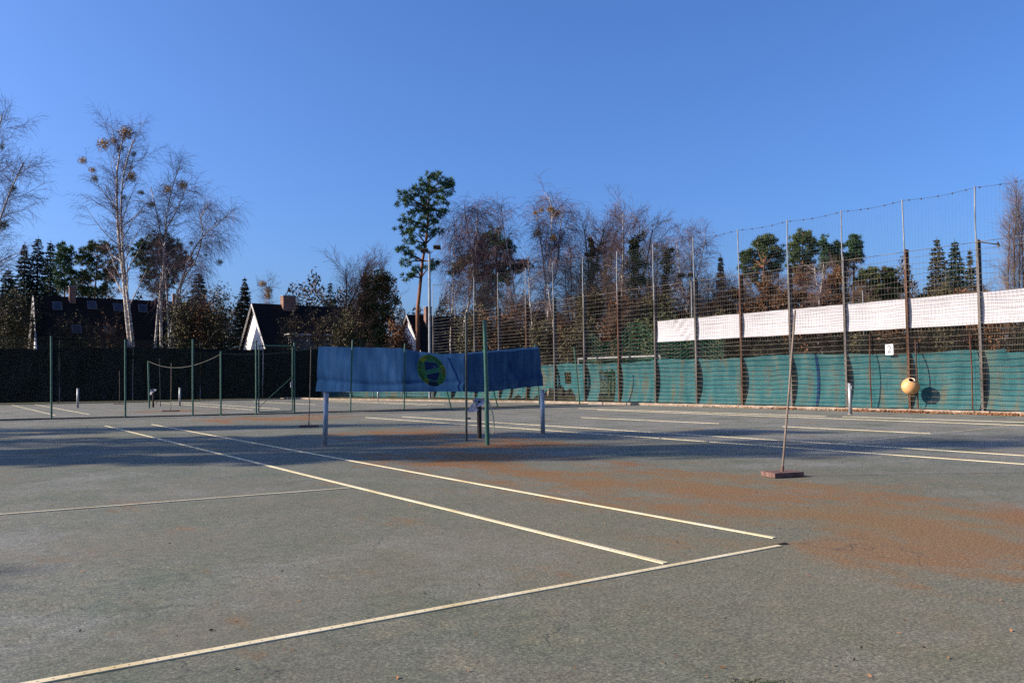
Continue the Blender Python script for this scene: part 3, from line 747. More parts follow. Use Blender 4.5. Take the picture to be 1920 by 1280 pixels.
gp0, gp1 = MP[7][0], MP[8][0]
gd = gp1 - gp0; gw = np.linalg.norm(gd); gd /= gw
gate = thing('mesh_gate', 'green chain link gate with tube frame in the middle fence', 'gate', tuple((gp0 + gp1) / 2))
g0, g1 = gp0 + gd * .10, gp1 - gd * .09
bars = [[g0 + (0, 0, .10), g0 + (0, 0, 2.85)], [g1 + (0, 0, .10), g1 + (0, 0, 2.85)], [g0 + (0, 0, .10), g1 + (0, 0, .10)], [g0 + (0, 0, 2.85), g1 + (0, 0, 2.85)], [g0 + (0, 0, .3), g1 + (0, 0, 1.55)]]
for i, q in enumerate(bars):
    mb = MB(); mb.tube(q, .026 if i < 4 else .012, 8); mb.build('frame_tube' if i < 4 else 'brace', M['green_paint'], gate)
mb = MB(); chain(mb, g0, g0 + (0, 0, 2.85), g1, g1 + (0, 0, 2.85), z0=.12); mb.build('chain_link', M['wire_green'], gate, kind='stuff')
mb = MB(); c_ = g1 - gd * .05 + np.array([0, -.04, 1.22]); mb.box((-.04, -.03, -.12), (.04, .02, .12), None, c_); mb.tube([c_ + (0, -.03, .03), c_ + (-.02, -.08, .03), c_ + (-.13, -.09, .03)], .01, 6); mb.build('handle', M['galv'], gate)
for z in (.45, 2.5):
    mb = MB(); mb.tube([g0 - gd * .1 + (0, -.01, z), g0 + (0, -.01, z)], .018, 6); mb.build('hinge', M['galv'], gate)

# blue banner with club emblem
bt = ([7.85, 9.4, 12.0, 12.9, 13.97, 15.2, 16.3, 18.2, 19.55], [2.88, 2.87, 2.87, 2.70, 2.60, 2.66, 2.76, 2.93, 3.02])
bb_ = ([7.85, 9.4, 12.0, 14.0, 16.3, 18.2, 19.55], [.92, .87, .84, .82, .76, .94, 1.05])
BX0, BX1 = 7.95, 19.35
def ban(a, s, off=0.0):
    x = BX0 + (BX1 - BX0) * a; zt_ = np.interp(x, *bt); zb = np.interp(x, *bb_)
    z = zb + (zt_ - zb) * s
    x2 = x + .22 * max(0, (a - .93) / .07) * (1 - s) - .08 * max(0, (.03 - a) / .03) * (1 - s)
    yl = float(np.interp(x, [7.85, 9.5, 12.1, 12.9, 14.3, 17.1, 19.5], [30.0, 30.02, 29.98, 29.75, 29.5, 29.3, 29.0]))
    wv = .035 * math.sin(x * 2.4 + s * 2) + .02 * math.sin(x * 6.1 + s * 5) + .03 * math.sin(s * 9 + x * .7) + .07 * math.exp(-((s - .2 - .05 * math.sin(x)) / .05) ** 2)
    return (x2, yl - .10 - wv + off, z + .012 * math.sin(x * 5.3) * (s - .5))
bn = thing('blue_banner', 'faded blue cloth banner with a club crest tied to the middle fence', 'banner', (13.7, 29.2, .8))
mb = MB(); grid(mb, ban, np.linspace(0, 1, 130), np.linspace(0, 1, 26)); mb.build('cloth', M['blue'], bn, True)
mb = MB(); grid(mb, lambda a, s: ban(a, s, .05), np.linspace(.62, 1, 50), np.linspace(0.01, .99, 20)); mb.build('added_dimming_layer', M['added_dimming'], bn, True)  # extra layer added behind the right part to cut the light coming through
# emblem: green ring with dark marks for lettering, shield with slanting band
EC, EW, EH = 13.44, .74, .76
GR, YL, DG, NV, BD = (.10, .30, .06), (.36, .36, .025), (.02, .085, .045), (.012, .030, .115), (.06, .28, .11)
def em_col(p, q):
    tl = p - .10 * q * -1
    rr = math.hypot(p, q); an = math.atan2(q, p)
    if rr > 1: return None
    if rr > .70:
        if .76 < rr < .93:
            k = int((an + math.pi) * 6.2)
            h = (k * 7919) % 17
            fr = ((an + math.pi) * 6.2) % 1
            if abs(an + math.pi / 2) > .5 and .12 < fr < .78 and h > 3:
                if not (h % 3 == 0 and .83 < rr < .87): return DG
        if abs(an + math.pi / 2) < .42: return (.015, .045, .075)
        return YL if (math.sin(an * 3 + 1.1) > .55) else GR
    if rr > .62: return (.05, .22, .12)
    hw = .52 if q > 0 else .52 * (1 - (q / -.72) ** 2 * .62)
    if abs(p) < hw and -.66 < q < .50:
        d = q - .32 * p + .05
        if abs(d) < .15:
            return (.06, .26, .16) if abs(d) > .04 or int((p + 1) * 12) % 2 else BD
        if d > .15 and q < .34 and .1 < p < .32 and q > .12: return (.06, .12, .20)
        return NV
    return BD if q > .5 else GR
NE = 84; cells = []; cols = []
ev = []; ef = []
for i in range(NE):
    for j in range(NE):
        p = (i + .5) / NE * 2 - 1; q = (j + .5) / NE * 2 - 1
        c = em_col(p * 1.02, q * 1.02)
        if c is None: continue
        k = len(ev)
        for (a_, b_) in ((i, j), (i + 1, j), (i + 1, j + 1), (i, j + 1)):
            p2 = a_ / NE * 2 - 1; q2 = b_ / NE * 2 - 1
            xx = EC + EW * (p2 * .96 + .10 * -q2); zz_ = 1.82 + EH * q2 - .10 * p2
            aa = (xx - BX0) / (BX1 - BX0); zb = np.interp(xx, *bb_); zt_ = np.interp(xx, *bt)
            ev.append(ban(aa, (zz_ - zb) / (zt_ - zb), -.012))
        ef.append((k, k + 1, k + 2, k + 3)); cols.append(c)
mb = MB(); mb.add(ev, f4=ef); em = mb.build('emblem', M['print'], bn)
at_ = em.data.color_attributes.new('print', 'FLOAT_COLOR', 'CORNER')
at_.data.foreach_set('color', np.repeat(np.array([(*c, 1) for c in cols]), 4, axis=0).ravel().astype(np.float32))
em['label'] = 'green and yellow oval crest with a navy shield'

# ================================================================== COURT FURNITURE
def net_post(label, b_, h=1.07, r=.045, tilt=(0, 0)):
    t = thing('net_post', label, 'post', (b_[0], b_[1], 0), 'net posts')
    b3 = np.array([b_[0], b_[1], 0.0]); t3 = b3 + (tilt[0], tilt[1], h)
    mb = MB(); mb.tube([b3, (b3 + t3) / 2, t3], r, 14); mb.build('tube', M['post_alu'], t, True)
    mb = MB(); mb.tube([t3, t3 + (0, 0, .015)], r + .005, 14); mb.build('cap', M['galv'], t)
    mb = MB(); lathe(mb, [(r + .001, .02), (r + .03, .02), (r + .035, .002)], 14, o=b3); mb.build('ground_sleeve', M['concrete'], t)
    mb = MB(); q = t3 + np.array([0, -r - .01, -.14]); mb.box((-.02, -.012, -.05), (.02, .012, .05), None, q); mb.build('cleat', M['galv'], t)
net_post('grey net post under the left end of the blue banner', on_z(609, 836), 1.09, .052, (.03, 0))
net_post('pale net post right of the blue banner in front of the tattered cloth', on_z(1018, 813.5), 1.07, .056, (-.01, 0))
net_post('pale net post on the far side of the right-hand court before the teal cloth', on_z(1594.5, 777), 1.10, .06)
net_post('grey net post in the back court between the two leftmost green posts', on_z(145.5, 764.5), 1.08, .06)
net_post('pale net post standing alone in the back court before the black windscreen', on_z(337, 761), 1.06, .06)
net_post('small net post glimpsed below the blue banner at the far kerb', on_z(709, 751), .9, .06)

# two poles and a standpipe between the courts
b_ = on_z(914, 834); t3 = on_y(908.5, 602, b_[1])
mb = MB(); mb.tube([b_, (b_ + t3) / 2 + (.01, 0, 0), t3], [.045, .043, .041], 12); mb.tube([t3, t3 + (0, 0, .02)], .046, 12)
tag(mb.build('thick_pole', M['green_paint'], None, False), 'thick green pole standing between the courts before the blue banner', 'pole')
b_ = on_z(874.5, 827); t3 = on_y(874, 585, b_[1])
thin = thing('thin_pole', 'thin dark pole beside the thick green pole', 'pole', tuple(b_))
mb = MB(); mb.tube([b_, t3], .026, 8); mb.build('tube', M['dark_paint'], thin)
mb = MB(); q = b_ + (0, -.02, .50); mb.tube([q, q + np.array(CR) * .09], .02, 6); mb.build('bolt', M['dark_paint'], thin)
def standpipe(label, b_, h, big=True):
    t = thing('standpipe', label, 'standpipe', tuple(b_), 'water standpipes')
    mb = MB(); mb.tube([b_, b_ + (0, 0, h)], .055, 10); mb.build('pipe', M['pipe'], t)
    tp = b_ + np.array([0, 0, h]); rt = np.array(CR); rt[2] = 0; rt /= np.linalg.norm(rt)
    mb = MB(); mb.tube([tp - (0, 0, .03), tp + (0, 0, .04), tp + rt * .08 + (0, 0, .05), tp + rt * .17 + (0, 0, .03)], .018, 8); mb.build('tap', M['galv'], t)
    mb = MB(); us = np.linspace(0, 1, 14); vs = np.linspace(0, 1, 10)
    grid(mb, lambda a, s: tuple(tp + rt * (.10 - .34 * a + .03 * math.sin(s * 6)) + np.array([.07 * math.sin(a * 7 + s * 3), -.07 - .05 * math.sin(a * 11), .07 - .26 * s * (0.4 + a * .8) - .05 * abs(math.sin(a * 6))])), us, vs)
    mb.build('rag', M['rag'], t, True)
    return t, tp, rt
b_ = on_z(899, 821.5); t, tp, rt = standpipe('dark standpipe with a grey rag between the thin and thick poles', b_, .86)
mb = MB(); s = np.linspace(0, 1, 14)
hp = np.array([tp + rt * (.17 + .13 * math.sin(a * 2.2)) + np.array([0, -.06, .03 - a * .80]) for a in s]); mb.tube(hp, .014, 6); mb.build('hose', M['hose'], t, True)
b_ = on_z(287, 763.5); t, tp, rt = standpipe('far standpipe with a pale rag in the back court', b_, .95)
mb = MB(); mb.tube([tp + rt * .1 - (0, 0, .75), tp + rt * .35 - (0, 0, .6), tp + rt * .5 - (0, 0, .55)], .02, 6); mb.build('hose', M['hose'], t)
b_ = on_z(280, 765); bp_top = on_y(278, 677, b_[1]); mb = MB(); mb.tube([b_, bp_top], .045, 8)
tag(mb.build('thick_pole', M['green_paint'], None), 'green pole beside the far standpipe in the back court', 'pole')
b_ = on_z(301, 762); mb = MB(); mb.tube([b_, on_y(299, 672, b_[1])], .022, 6)
tag(mb.build('thin_pole', M['dark_paint'], None), 'thin dark pole right of the far standpipe', 'pole')

def broom(label, b_, top, wid=.52, dep=.26, rot=None, thick=.045):
    t = thing('court_broom', label, 'broom', tuple(b_), 'court brooms left standing')
    an = math.atan2(CR[1], CR[0]) if rot is None else rot
    c, s = math.cos(an), math.sin(an); Mx = ((c, -s, 0), (s, c, 0), (0, 0, 1))
    mb = MB(); mb.box((-wid / 2, -dep / 2, .006), (wid / 2, dep / 2, .006 + thick), Mx, b_); mb.build('board', M['broom_wood'], t)
    mb = MB()
    n = 260; xx = rng.uniform(-wid / 2 + .01, wid / 2 - .01, n); yy = rng.uniform(-dep / 2 + .01, dep / 2 - .01, n)
    p = np.stack([xx, yy, np.full(n, .01)], 1) @ np.array(Mx).T + b_; q = np.stack([xx * 1.03, yy * 1.03, np.full(n, .0)], 1) @ np.array(Mx).T + b_
    mb.tubes(np.stack([p, q], 1), np.full((n, 2), .007), 3); mb.build('bristles', M['dark'], t, kind='stuff')
    base = b_ + np.array([0, 0, .006 + thick])
    mb = MB(); mb.tube([base - (0, 0, .01), base + (top - base) * .035], .020, 8); mb.build('socket', M['broom_wood'], t)
    mb = MB(); mb.tube([base, base + (top - base) * .5 + (.008, 0, 0), top], [.0145, .0145, .013], 8); mb.build('handle', M['handle_wood'], t)
b0 = on_z(1467, 893); broom('tall broom with reddish board standing on the rusty patch in front', b0, at(1491, 581, (b0 - CAM) @ CF + .05), .46, .30, math.atan2(CR[1], CR[0]) + .33, .062)
b0 = on_z(579, 800); br_top = at(583, 655, (b0 - CAM) @ CF); broom('broom standing in front of the black windscreen left of the blue banner', b0, br_top, .52, .3)
b0 = on_z(320, 771); broom('broom standing in the back court beyond the green fence posts', b0, at(321, 680, (b0 - CAM) @ CF), .7, .35)
b0 = on_z(224, 757.5); broom('farthest broom standing close to the black windscreen', b0, at(224, 695, (b0 - CAM) @ CF), .6, .35)
def rope(label, a, b_, sag):
    s = np.linspace(0, 1, 14); p = np.array([a + (b_ - a) * q - (0, 0, sag * 4 * q * (1 - q)) for q in s])
    mb = MB(); mb.tube(p, .007, 5); tag(mb.build('rope', M['rope'], None), label, 'rope')
rope('sagging pale rope from the far pole to a green fence post', bp_top, MP[6][1] - (0, 0, .12), .45)
rope('sagging pale rope from a short green post to the left end of the blue banner', MP[6][1] - (0, 0, .1), np.array(ban(0, .98)) - (.02, 0, 0), .14)

# fallen leaves against the kerb; crumbs on the court
mb = MB(); n = 2600
yy = np.concatenate([rng.normal(9.0, .55, 700), rng.normal(11.9, .75, 800), rng.normal(14.3, .5, 450), rng.normal(17.5, .4, 250), rng.uniform(5, 27, 400)])
xx = 23.76 - np.abs(rng.normal(0, .13, len(yy))); zz = np.abs(rng.normal(.012, .03, len(yy))) * np.clip(1.2 - (23.78 - xx) * 3, .1, 1) + .008
mb.blades(np.stack([xx, yy, zz], 1), rng.normal(size=(len(yy), 3)) * (1, 1, .35), rng.uniform(.05, .11, len(yy)), rng.uniform(.035, .07, len(yy)))
tag(mb.build('fallen_leaves', M['dead_leaf'], None), 'drift of dry brown leaves lying against the concrete kerb', 'leaves', None, 'stuff')
mb = MB(); n = 150
uu = rng.uniform(-80, 2000, n); vv = 790 + 500 * rng.uniform(0, 1, n) ** 1.1
pp = np.array([on_z(a, b) for a, b in zip(uu, vv)]); pp[:, 2] = .006
mb.blades(pp, rng.normal(size=(n, 3)) * (1, 1, .25), rng.uniform(.012, .032, n), rng.uniform(.006, .015, n))
tag(mb.build('court_crumbs', M['dead_leaf'], None), 'scattered dry leaf crumbs lying on the court surface', 'leaves', None, 'stuff')
mb = MB(); nm = 200
pp = np.array([on_z(1425 + rng.normal(0, 34), 1281 + rng.normal(0, 4)) for _ in range(nm)]); pp[:, 2] = rng.uniform(0, .006, nm)
mb.blades(pp, rng.normal(size=(nm, 3)) * (1, 1, .5) + (0, 0, .3), .012, .006)
tag(mb.build('moss_patch', M['ivy'], None), 'small mossy patch growing at the lower edge of the court', 'moss', None, 'stuff')

# ================================================================== GOAL beyond the fence
goal = thing('football_goal', 'white football goal with green net beyond the mesh fence', 'goal', (30, 34.5, 0))
for q, nm in (([(30, 30.9, 2.72), (30, 38.6, 2.74)], 'crossbar'), ([(30, 30.9, 0), (30, 30.9, 2.72)], 'goalpost'), ([(30, 38.6, 0), (30, 38.6, 2.74)], 'goalpost')):
    mb = MB(); mb.tube(q, .05, 10); mb.build(nm, M['goal_white'], goal)
mb = MB(); P_ = []
for t in np.linspace(0, 1, 54): P_.append([(30.0 + 2.0 * s, 30.9 + 7.7 * t, 2.7 - 2.6 * s ** 1.6) for s in np.linspace(0, 1, 6)])
mb.tubes(np.array(P_), np.full((54, 6), .004), 3)
P_ = []
for s in np.linspace(0, 1, 22): P_.append([(30.0 + 2.0 * s, 30.9 + 7.7 * t, 2.7 - 2.6 * s ** 1.6 - .1 * math.sin(t * 9)) for t in np.linspace(0, 1, 10)])
mb.tubes(np.array(P_), np.full((22, 10), .004), 3); mb.build('goal_net', M['goal_net'], goal, kind='stuff')
# loose green ball-stop net hung high behind the goal
mb = MB(); P_ = []
def gn(t, s): return (33.5 + .6 * math.sin(t * 5), 29 + 12 * t, .4 + (3.4 + 1.4 * math.sin(t * 7.5) ** 2) * s)
for t in np.linspace(0, 1, 48): P_.append([gn(t, s) for s in np.linspace(0, 1, 6)])
mb.tubes(np.array(P_), np.full((48, 6), .0045), 3); P_ = []
for s in np.linspace(0, 1, 18): P_.append([gn(t, s) for t in np.linspace(0, 1, 16)])
mb.tubes(np.array(P_), np.full((18, 16), .0045), 3)
tag(mb.build('green_net', M['goal_net'], None), 'loose green ball-stop net drooping behind the white goal', 'net')

# floodlight masts
def mast(label, u, vtop, d, r=.10, heads=((-.35, 0), (.45, 0))):
    p0 = at(u, 700, d); p0[2] = 0; H = at(u, vtop, d)[2]
    t = thing('floodlight_mast', label, 'floodlight', tuple(p0))
    mb = MB(); mb.tube([p0, p0 + (0, 0, H * .5), p0 + (0, 0, H)], [r, r * .9, r * .7], 10); mb.build('pole', M['galv'], t)
    rt = np.array([CR[0], CR[1], 0])
    for a, b_ in heads:
        c = p0 + rt * a + (0, 0, H + .05 + b_)
        mb = MB(); mb.tube([p0 + (0, 0, H - .25), c - (0, 0, .05)], .03, 6); mb.build('bracket', M['galv'], t)
        an = math.atan2(CR[1], CR[0]); cc, ss = math.cos(an), math.sin(an)
        tl = np.array(((cc, -ss, 0), (ss, cc, 0), (0, 0, 1))) @ np.array(((1, 0, 0), (0, .8, .6), (0, -.6, .8)))
        mb = MB(); mb.box((-.26, -.18, -.06), (.26, .18, .06), tl, c); mb.build('lamp_head', M['pipe'], t)
mast('tall floodlight mast beside the tall pine', 806, 468, 58, .11, ((-.35, -.05), (.55, .18)))
mast('twin floodlight behind the fence above the white banner', 1299.5, 516, 60, .06, ((-.75, 0), (0.0, .02)))
mast('small pale street lamp among brown trees above the white banner', 1622, 545, 70, .05, ((.35, .05),))

# ================================================================== HOUSES
def house(label, xf, yf, L, W, eave, ridge, skylights=(), chimneys=(), dormer=None, over=.35, gable_win=False):
    t = thing('house', label, 'house', (xf, yf, 0), 'houses behind the courts')
    x0, x1, y0, y1 = xf, xf + L, yf, yf + W; ym = (y0 + y1) / 2
    mb = MB()
    v = [(x0, y0, 0), (x1, y0, 0), (x1, y1, 0), (x0, y1, 0), (x0, y0, eave), (x1, y0, eave), (x1, y1, eave), (x0, y1, eave), (x0, ym, ridge), (x1, ym, ridge)]
    mb.add(v, f3=[(4, 7, 8), (5, 9, 6)], f4=[(0, 1, 5, 4), (1, 2, 6, 5), (2, 3, 7, 6), (3, 0, 4, 7)])
    mb.build('wall', M['plaster'], t)
    sl = (ridge - eave) / (ym - y0)
    def roof_p(x, k, lift=0.0):       # k 0..1 up the front slope
        y = y0 - over + (ym - y0 + over) * k; return np.array([x, y, eave + .12 + sl * (y - y0) + lift])
    mb = MB()
    for sgn_ in (1, -1):
        a = [roof_p(x0 - over, 0), roof_p(x1 + over, 0), roof_p(x1 + over, 1), roof_p(x0 - over, 1)]
        b2 = [p - np.array([0, 0, .11]) for p in a]
        q = a + b2
        if sgn_ < 0: q = [np.array([p[0], 2 * ym - p[1], p[2]]) for p in q]
        mb.add(q, f4=[(0, 1, 2, 3), (7, 6, 5, 4), (0, 4, 5, 1), (0, 3, 7, 4), (1, 5, 6, 2)])
    rf = mb.build('roof', M['roof'], t)
    for sgn_ in (1, -1):              # pale verge board on the gable
        a, b2 = roof_p(x0 - over - .03, 0, -.12), roof_p(x0 - over - .03, 1, -.12)
        if sgn_ < 0: a, b2 = [np.array([p[0], 2 * ym - p[1], p[2]]) for p in (a, b2)]
        mb = MB(); mb.tube([a, b2], .09, 4); mb.build('verge_board', M['trim'], rf)
    mb = MB(); mb.tube([roof_p(x0 - over, 0, -.1) - (0, .08, 0), roof_p(x1 + over, 0, -.1) - (0, .08, 0)], .07, 6); mb.build('gutter', M['trim'], rf)
    for (cx, k, w, h) in chimneys:
        p = roof_p(cx, k); mb = MB(); mb.box((cx - w / 2, p[1] - w * .35, p[2] - .8), (cx + w / 2, p[1] + w * .35, p[2] + h)); mb.build('chimney', M['brick'], rf)
        mb = MB(); mb.box((cx - w / 2 - .06, p[1] - w * .35 - .06, p[2] + h), (cx + w / 2 + .06, p[1] + w * .35 + .06, p[2] + h + .12)); mb.build('chimney_cap', M['grey_wall'], rf)
    an = math.atan(sl); cs, sn = math.cos(an), math.sin(an)
    for (sx, k, w, h) in skylights:
        Mx = ((1, 0, 0), (0, cs, -sn), (0, sn, cs)); p = roof_p(sx, k, .03)
        mb = MB(); mb.box((-w / 2, -h / 2, 0), (w / 2, h / 2, .06), Mx, p); f = mb.build('skylight', M['frame'], rf)
        mb = MB(); mb.box((-w / 2 + .1, -h / 2 + .1, .062), (w / 2 - .1, h / 2 - .1, .075), Mx, p); mb.build('pane', M['glass'], f)
    if dormer:
        da, db, dz, dh = dormer
        yd = y0 + .9
        mb = MB(); ytop = ym - (ridge - (dz + dh)) / sl
        mb.add([(da, yd, dz), (db, yd, dz), (db, yd, dz + dh), (da, yd, dz + dh), (da, ytop, dz + dh), (db, ytop, dz + dh)], f3=[(0, 3, 4), (1, 5, 2)], f4=[(0, 1, 2, 3)])
        d_ = mb.build('dormer', M['grey_wall'], rf)
        mb = MB(); mb.box((da - .25, yd - .35, dz + dh), (db + .25, ytop + .3, dz + dh + .16)); mb.build('dormer_roof', M['trim'], d_)
        nwin = 5
        for i in range(nwin):
            wx = da + (db - da) * (i + .5) / nwin
            mb = MB(); mb.box((wx - .55, yd - .06, dz + .35), (wx + .55, yd - .003, dz + dh - .2)); f = mb.build('window', M['frame'], d_)
    if gable_win:
        for (yy_, zz_, w, h) in ((ym - 1.4, eave + .6, 1.0, 1.2), (ym + 1.4, eave + .6, 1.0, 1.2)):
            mb = MB(); mb.box((x0 - .05, yy_ - w / 2, zz_), (x0 - .003, yy_ + w / 2, zz_ + h)); mb.build('window', M['frame'], t)
    for i in range(4):
        wx = x0 + L * (i + .5) / 4
        mb = MB(); mb.box((wx - .6, y0 - .05, 1.1), (wx + .6, y0 - .003, 2.4)); mb.build('window', M['frame'], t)
    return t
p = on_y(79, 650, 78.0)
h1 = at(80, 553, 76)
def zat(u, v, y): return on_y(u, v, y)[2]
r1 = zat(70, 556, 82.5); x1 = p[0]
sk = []
for (u, v) in ((110, 571), (176, 570), (225, 574), (272, 576), (146, 612), (207, 614)):
    q = on_y(u, v, 80.6 if v < 600 else 79.0); k = (q[2] - 3.9 - .12) / (r1 - 3.9) ; sk.append((q[0], min(.9, k), .8, 1.05))
house('dark-roofed house with skylights behind the birches on the left', x1, 78.0, 15.0, 9.0, 3.9, r1, sk, [(on_y(136, 560, 82)[0], .93, .55, 1.3), (on_y(329, 560, 82)[0], .9, .55, 1.2)])
p2 = on_y(511, 660, 75.0); r2 = zat(466, 570, 80.5)
house('white-gabled house with a broad chimney left of the blue banner', p2[0], 75.0, 13.5, 11.0, 3.4, r2, [], [(on_y(542, 575, 80)[0], .97, 1.35, 1.0)], (p2[0] + 2.2, p2[0] + 11, 3.9, 2.2))
p3 = on_y(800, 650, 74.0); r3 = zat(779, 597, 78.0)
house('small white-gabled house half hidden by the tall pine trunk', p3[0], 74.0, 10, 8.0, 3.6, r3 + .3, [], [(on_y(795, 590, 78)[0], .8, .75, 1.9)])

# ================================================================== TREES
def nrm(a): return a / (np.linalg.norm(a, axis=-1, keepdims=True) + 1e-9)
def spawn(par, prad, n, t0, t1, ang, length, N=5, bend=0.0, wig=.12, rfac=.55, rmin=.006, taper=.35, lenpow=0.0):
    """children of every parent polyline: par (M,K,3) -> (M*n,N,3)"""
    Mp, K, _ = par.shape
    t = t0 + (t1 - t0) * (np.arange(n)[None] + rng.uniform(0, 1, (Mp, n))) / n
    fi = t * (K - 1); i0 = np.clip(fi.astype(int), 0, K - 2); fr = (fi - i0)[..., None]
    mi = np.arange(Mp)[:, None]
    st = par[mi, i0] * (1 - fr) + par[mi, i0 + 1] * fr
    tan = nrm(par[mi, i0 + 1] - par[mi, i0])
    rp = prad[mi, i0] * (1 - fr[..., 0]) + prad[mi, i0 + 1] * fr[..., 0]
    st = st.reshape(-1, 3); tan = tan.reshape(-1, 3); rp = rp.reshape(-1); tt = t.reshape(-1)
    Q = len(st)
    perp = nrm(np.cross(tan, rng.normal(size=(Q, 3))))
    a = rng.uniform(ang[0], ang[1], Q)[:, None]
    d = nrm(tan * np.cos(a) + perp * np.sin(a))
    L = rng.uniform(length[0], length[1], Q) * (1 - lenpow * tt)
    pts = [st]; cur = st
    for k in range(1, N):
        d = nrm(d + np.array([0, 0, bend]) / (N - 1) + rng.normal(0, wig, (Q, 3)))
        cur = cur + d * (L / (N - 1))[:, None]; pts.append(cur)
    pts = np.stack(pts, 1)
    r0 = np.maximum(rp * rfac, rmin)
    rad = r0[:, None] * np.linspace(1, taper, N)[None]
    return pts, np.maximum(rad, rmin * .6)
def resample(p, N):
    p = np.asarray(p, float); s = np.concatenate([[0], np.cumsum(np.linalg.norm(np.diff(p, axis=0), axis=1))]); q = np.linspace(0, s[-1], N)
    return np.stack([np.interp(q, s, p[:, i]) for i in range(3)], 1)
def trunk_path(pix, d, N=14, dj=.35):
    dd = d + np.cumsum(rng.normal(0, dj, len(pix))); dd[0] = d
    p = np.array([at(u, v, q) for (u, v), q in zip(pix, dd)])
    b_ = p[0].copy(); b_[2] = -.1
    if p[0][2] > .3: p = np.concatenate([[b_ + (p[0] - p[1]) * (1, 1, 0) * min(1.0, p[0][2] / max(.5, p[1][2] - p[0][2]))], p])
    q = resample(p, N); q[1:-1, :2] += rng.normal(0, .03, (N - 2, 2)); return q
def ball(mb, c, R, n, L, W, squash=(1, 1, 1), clumps=7, up=.35):
    """leafy mass: clumps of small blades over an uneven ellipsoid"""
    cd = nrm(rng.normal(size=(clumps, 3))); cr = R * rng.uniform(.0, .80, clumps)[:, None] ** 1
    cc = cd * cr * np.array(squash); cs = R * rng.uniform(.38, .62, clumps)
    k = rng.integers(0, clumps, n); dv = nrm(rng.normal(size=(n, 3)))
    off = dv * (cs[k] * rng.uniform(.25, 1, n) ** .5)[:, None] * np.array(squash) ** .5
    dr = nrm(dv + .6 * cd[k] + np.array([0, 0, up]) + rng.normal(0, .5, (n, 3)))
    mb.blades(np.asarray(c) + cc[k] + off, dr, L * rng.uniform(.6, 1.3, n), W * rng.uniform(.7, 1.3, n))

def tufts(mb, c, R, L, W, squash=.6, dens=13, per=34):
    """pine bough: needle tufts spread through an uneven flat ellipsoid, needles bursting outwards"""
    k = int(dens * R * R + 5)
    tv = nrm(rng.normal(size=(k, 3))); tp_c = tv * (R * rng.uniform(.15, 1.08, k) ** .6)[:, None] * np.array([1, 1, squash])
    i = np.repeat(np.arange(k), per); n = len(i)
    d = nrm(nrm(rng.normal(size=(n, 3))) + .55 * tv[i] + np.array([0, 0, .35]))
    ln = L * rng.uniform(.6, 1.25, n)
    mb.blades(np.asarray(c) + tp_c[i] + d * (ln * .5)[:, None] + rng.normal(0, .03, (n, 3)), d, ln, W * rng.uniform(.7, 1.3, n))

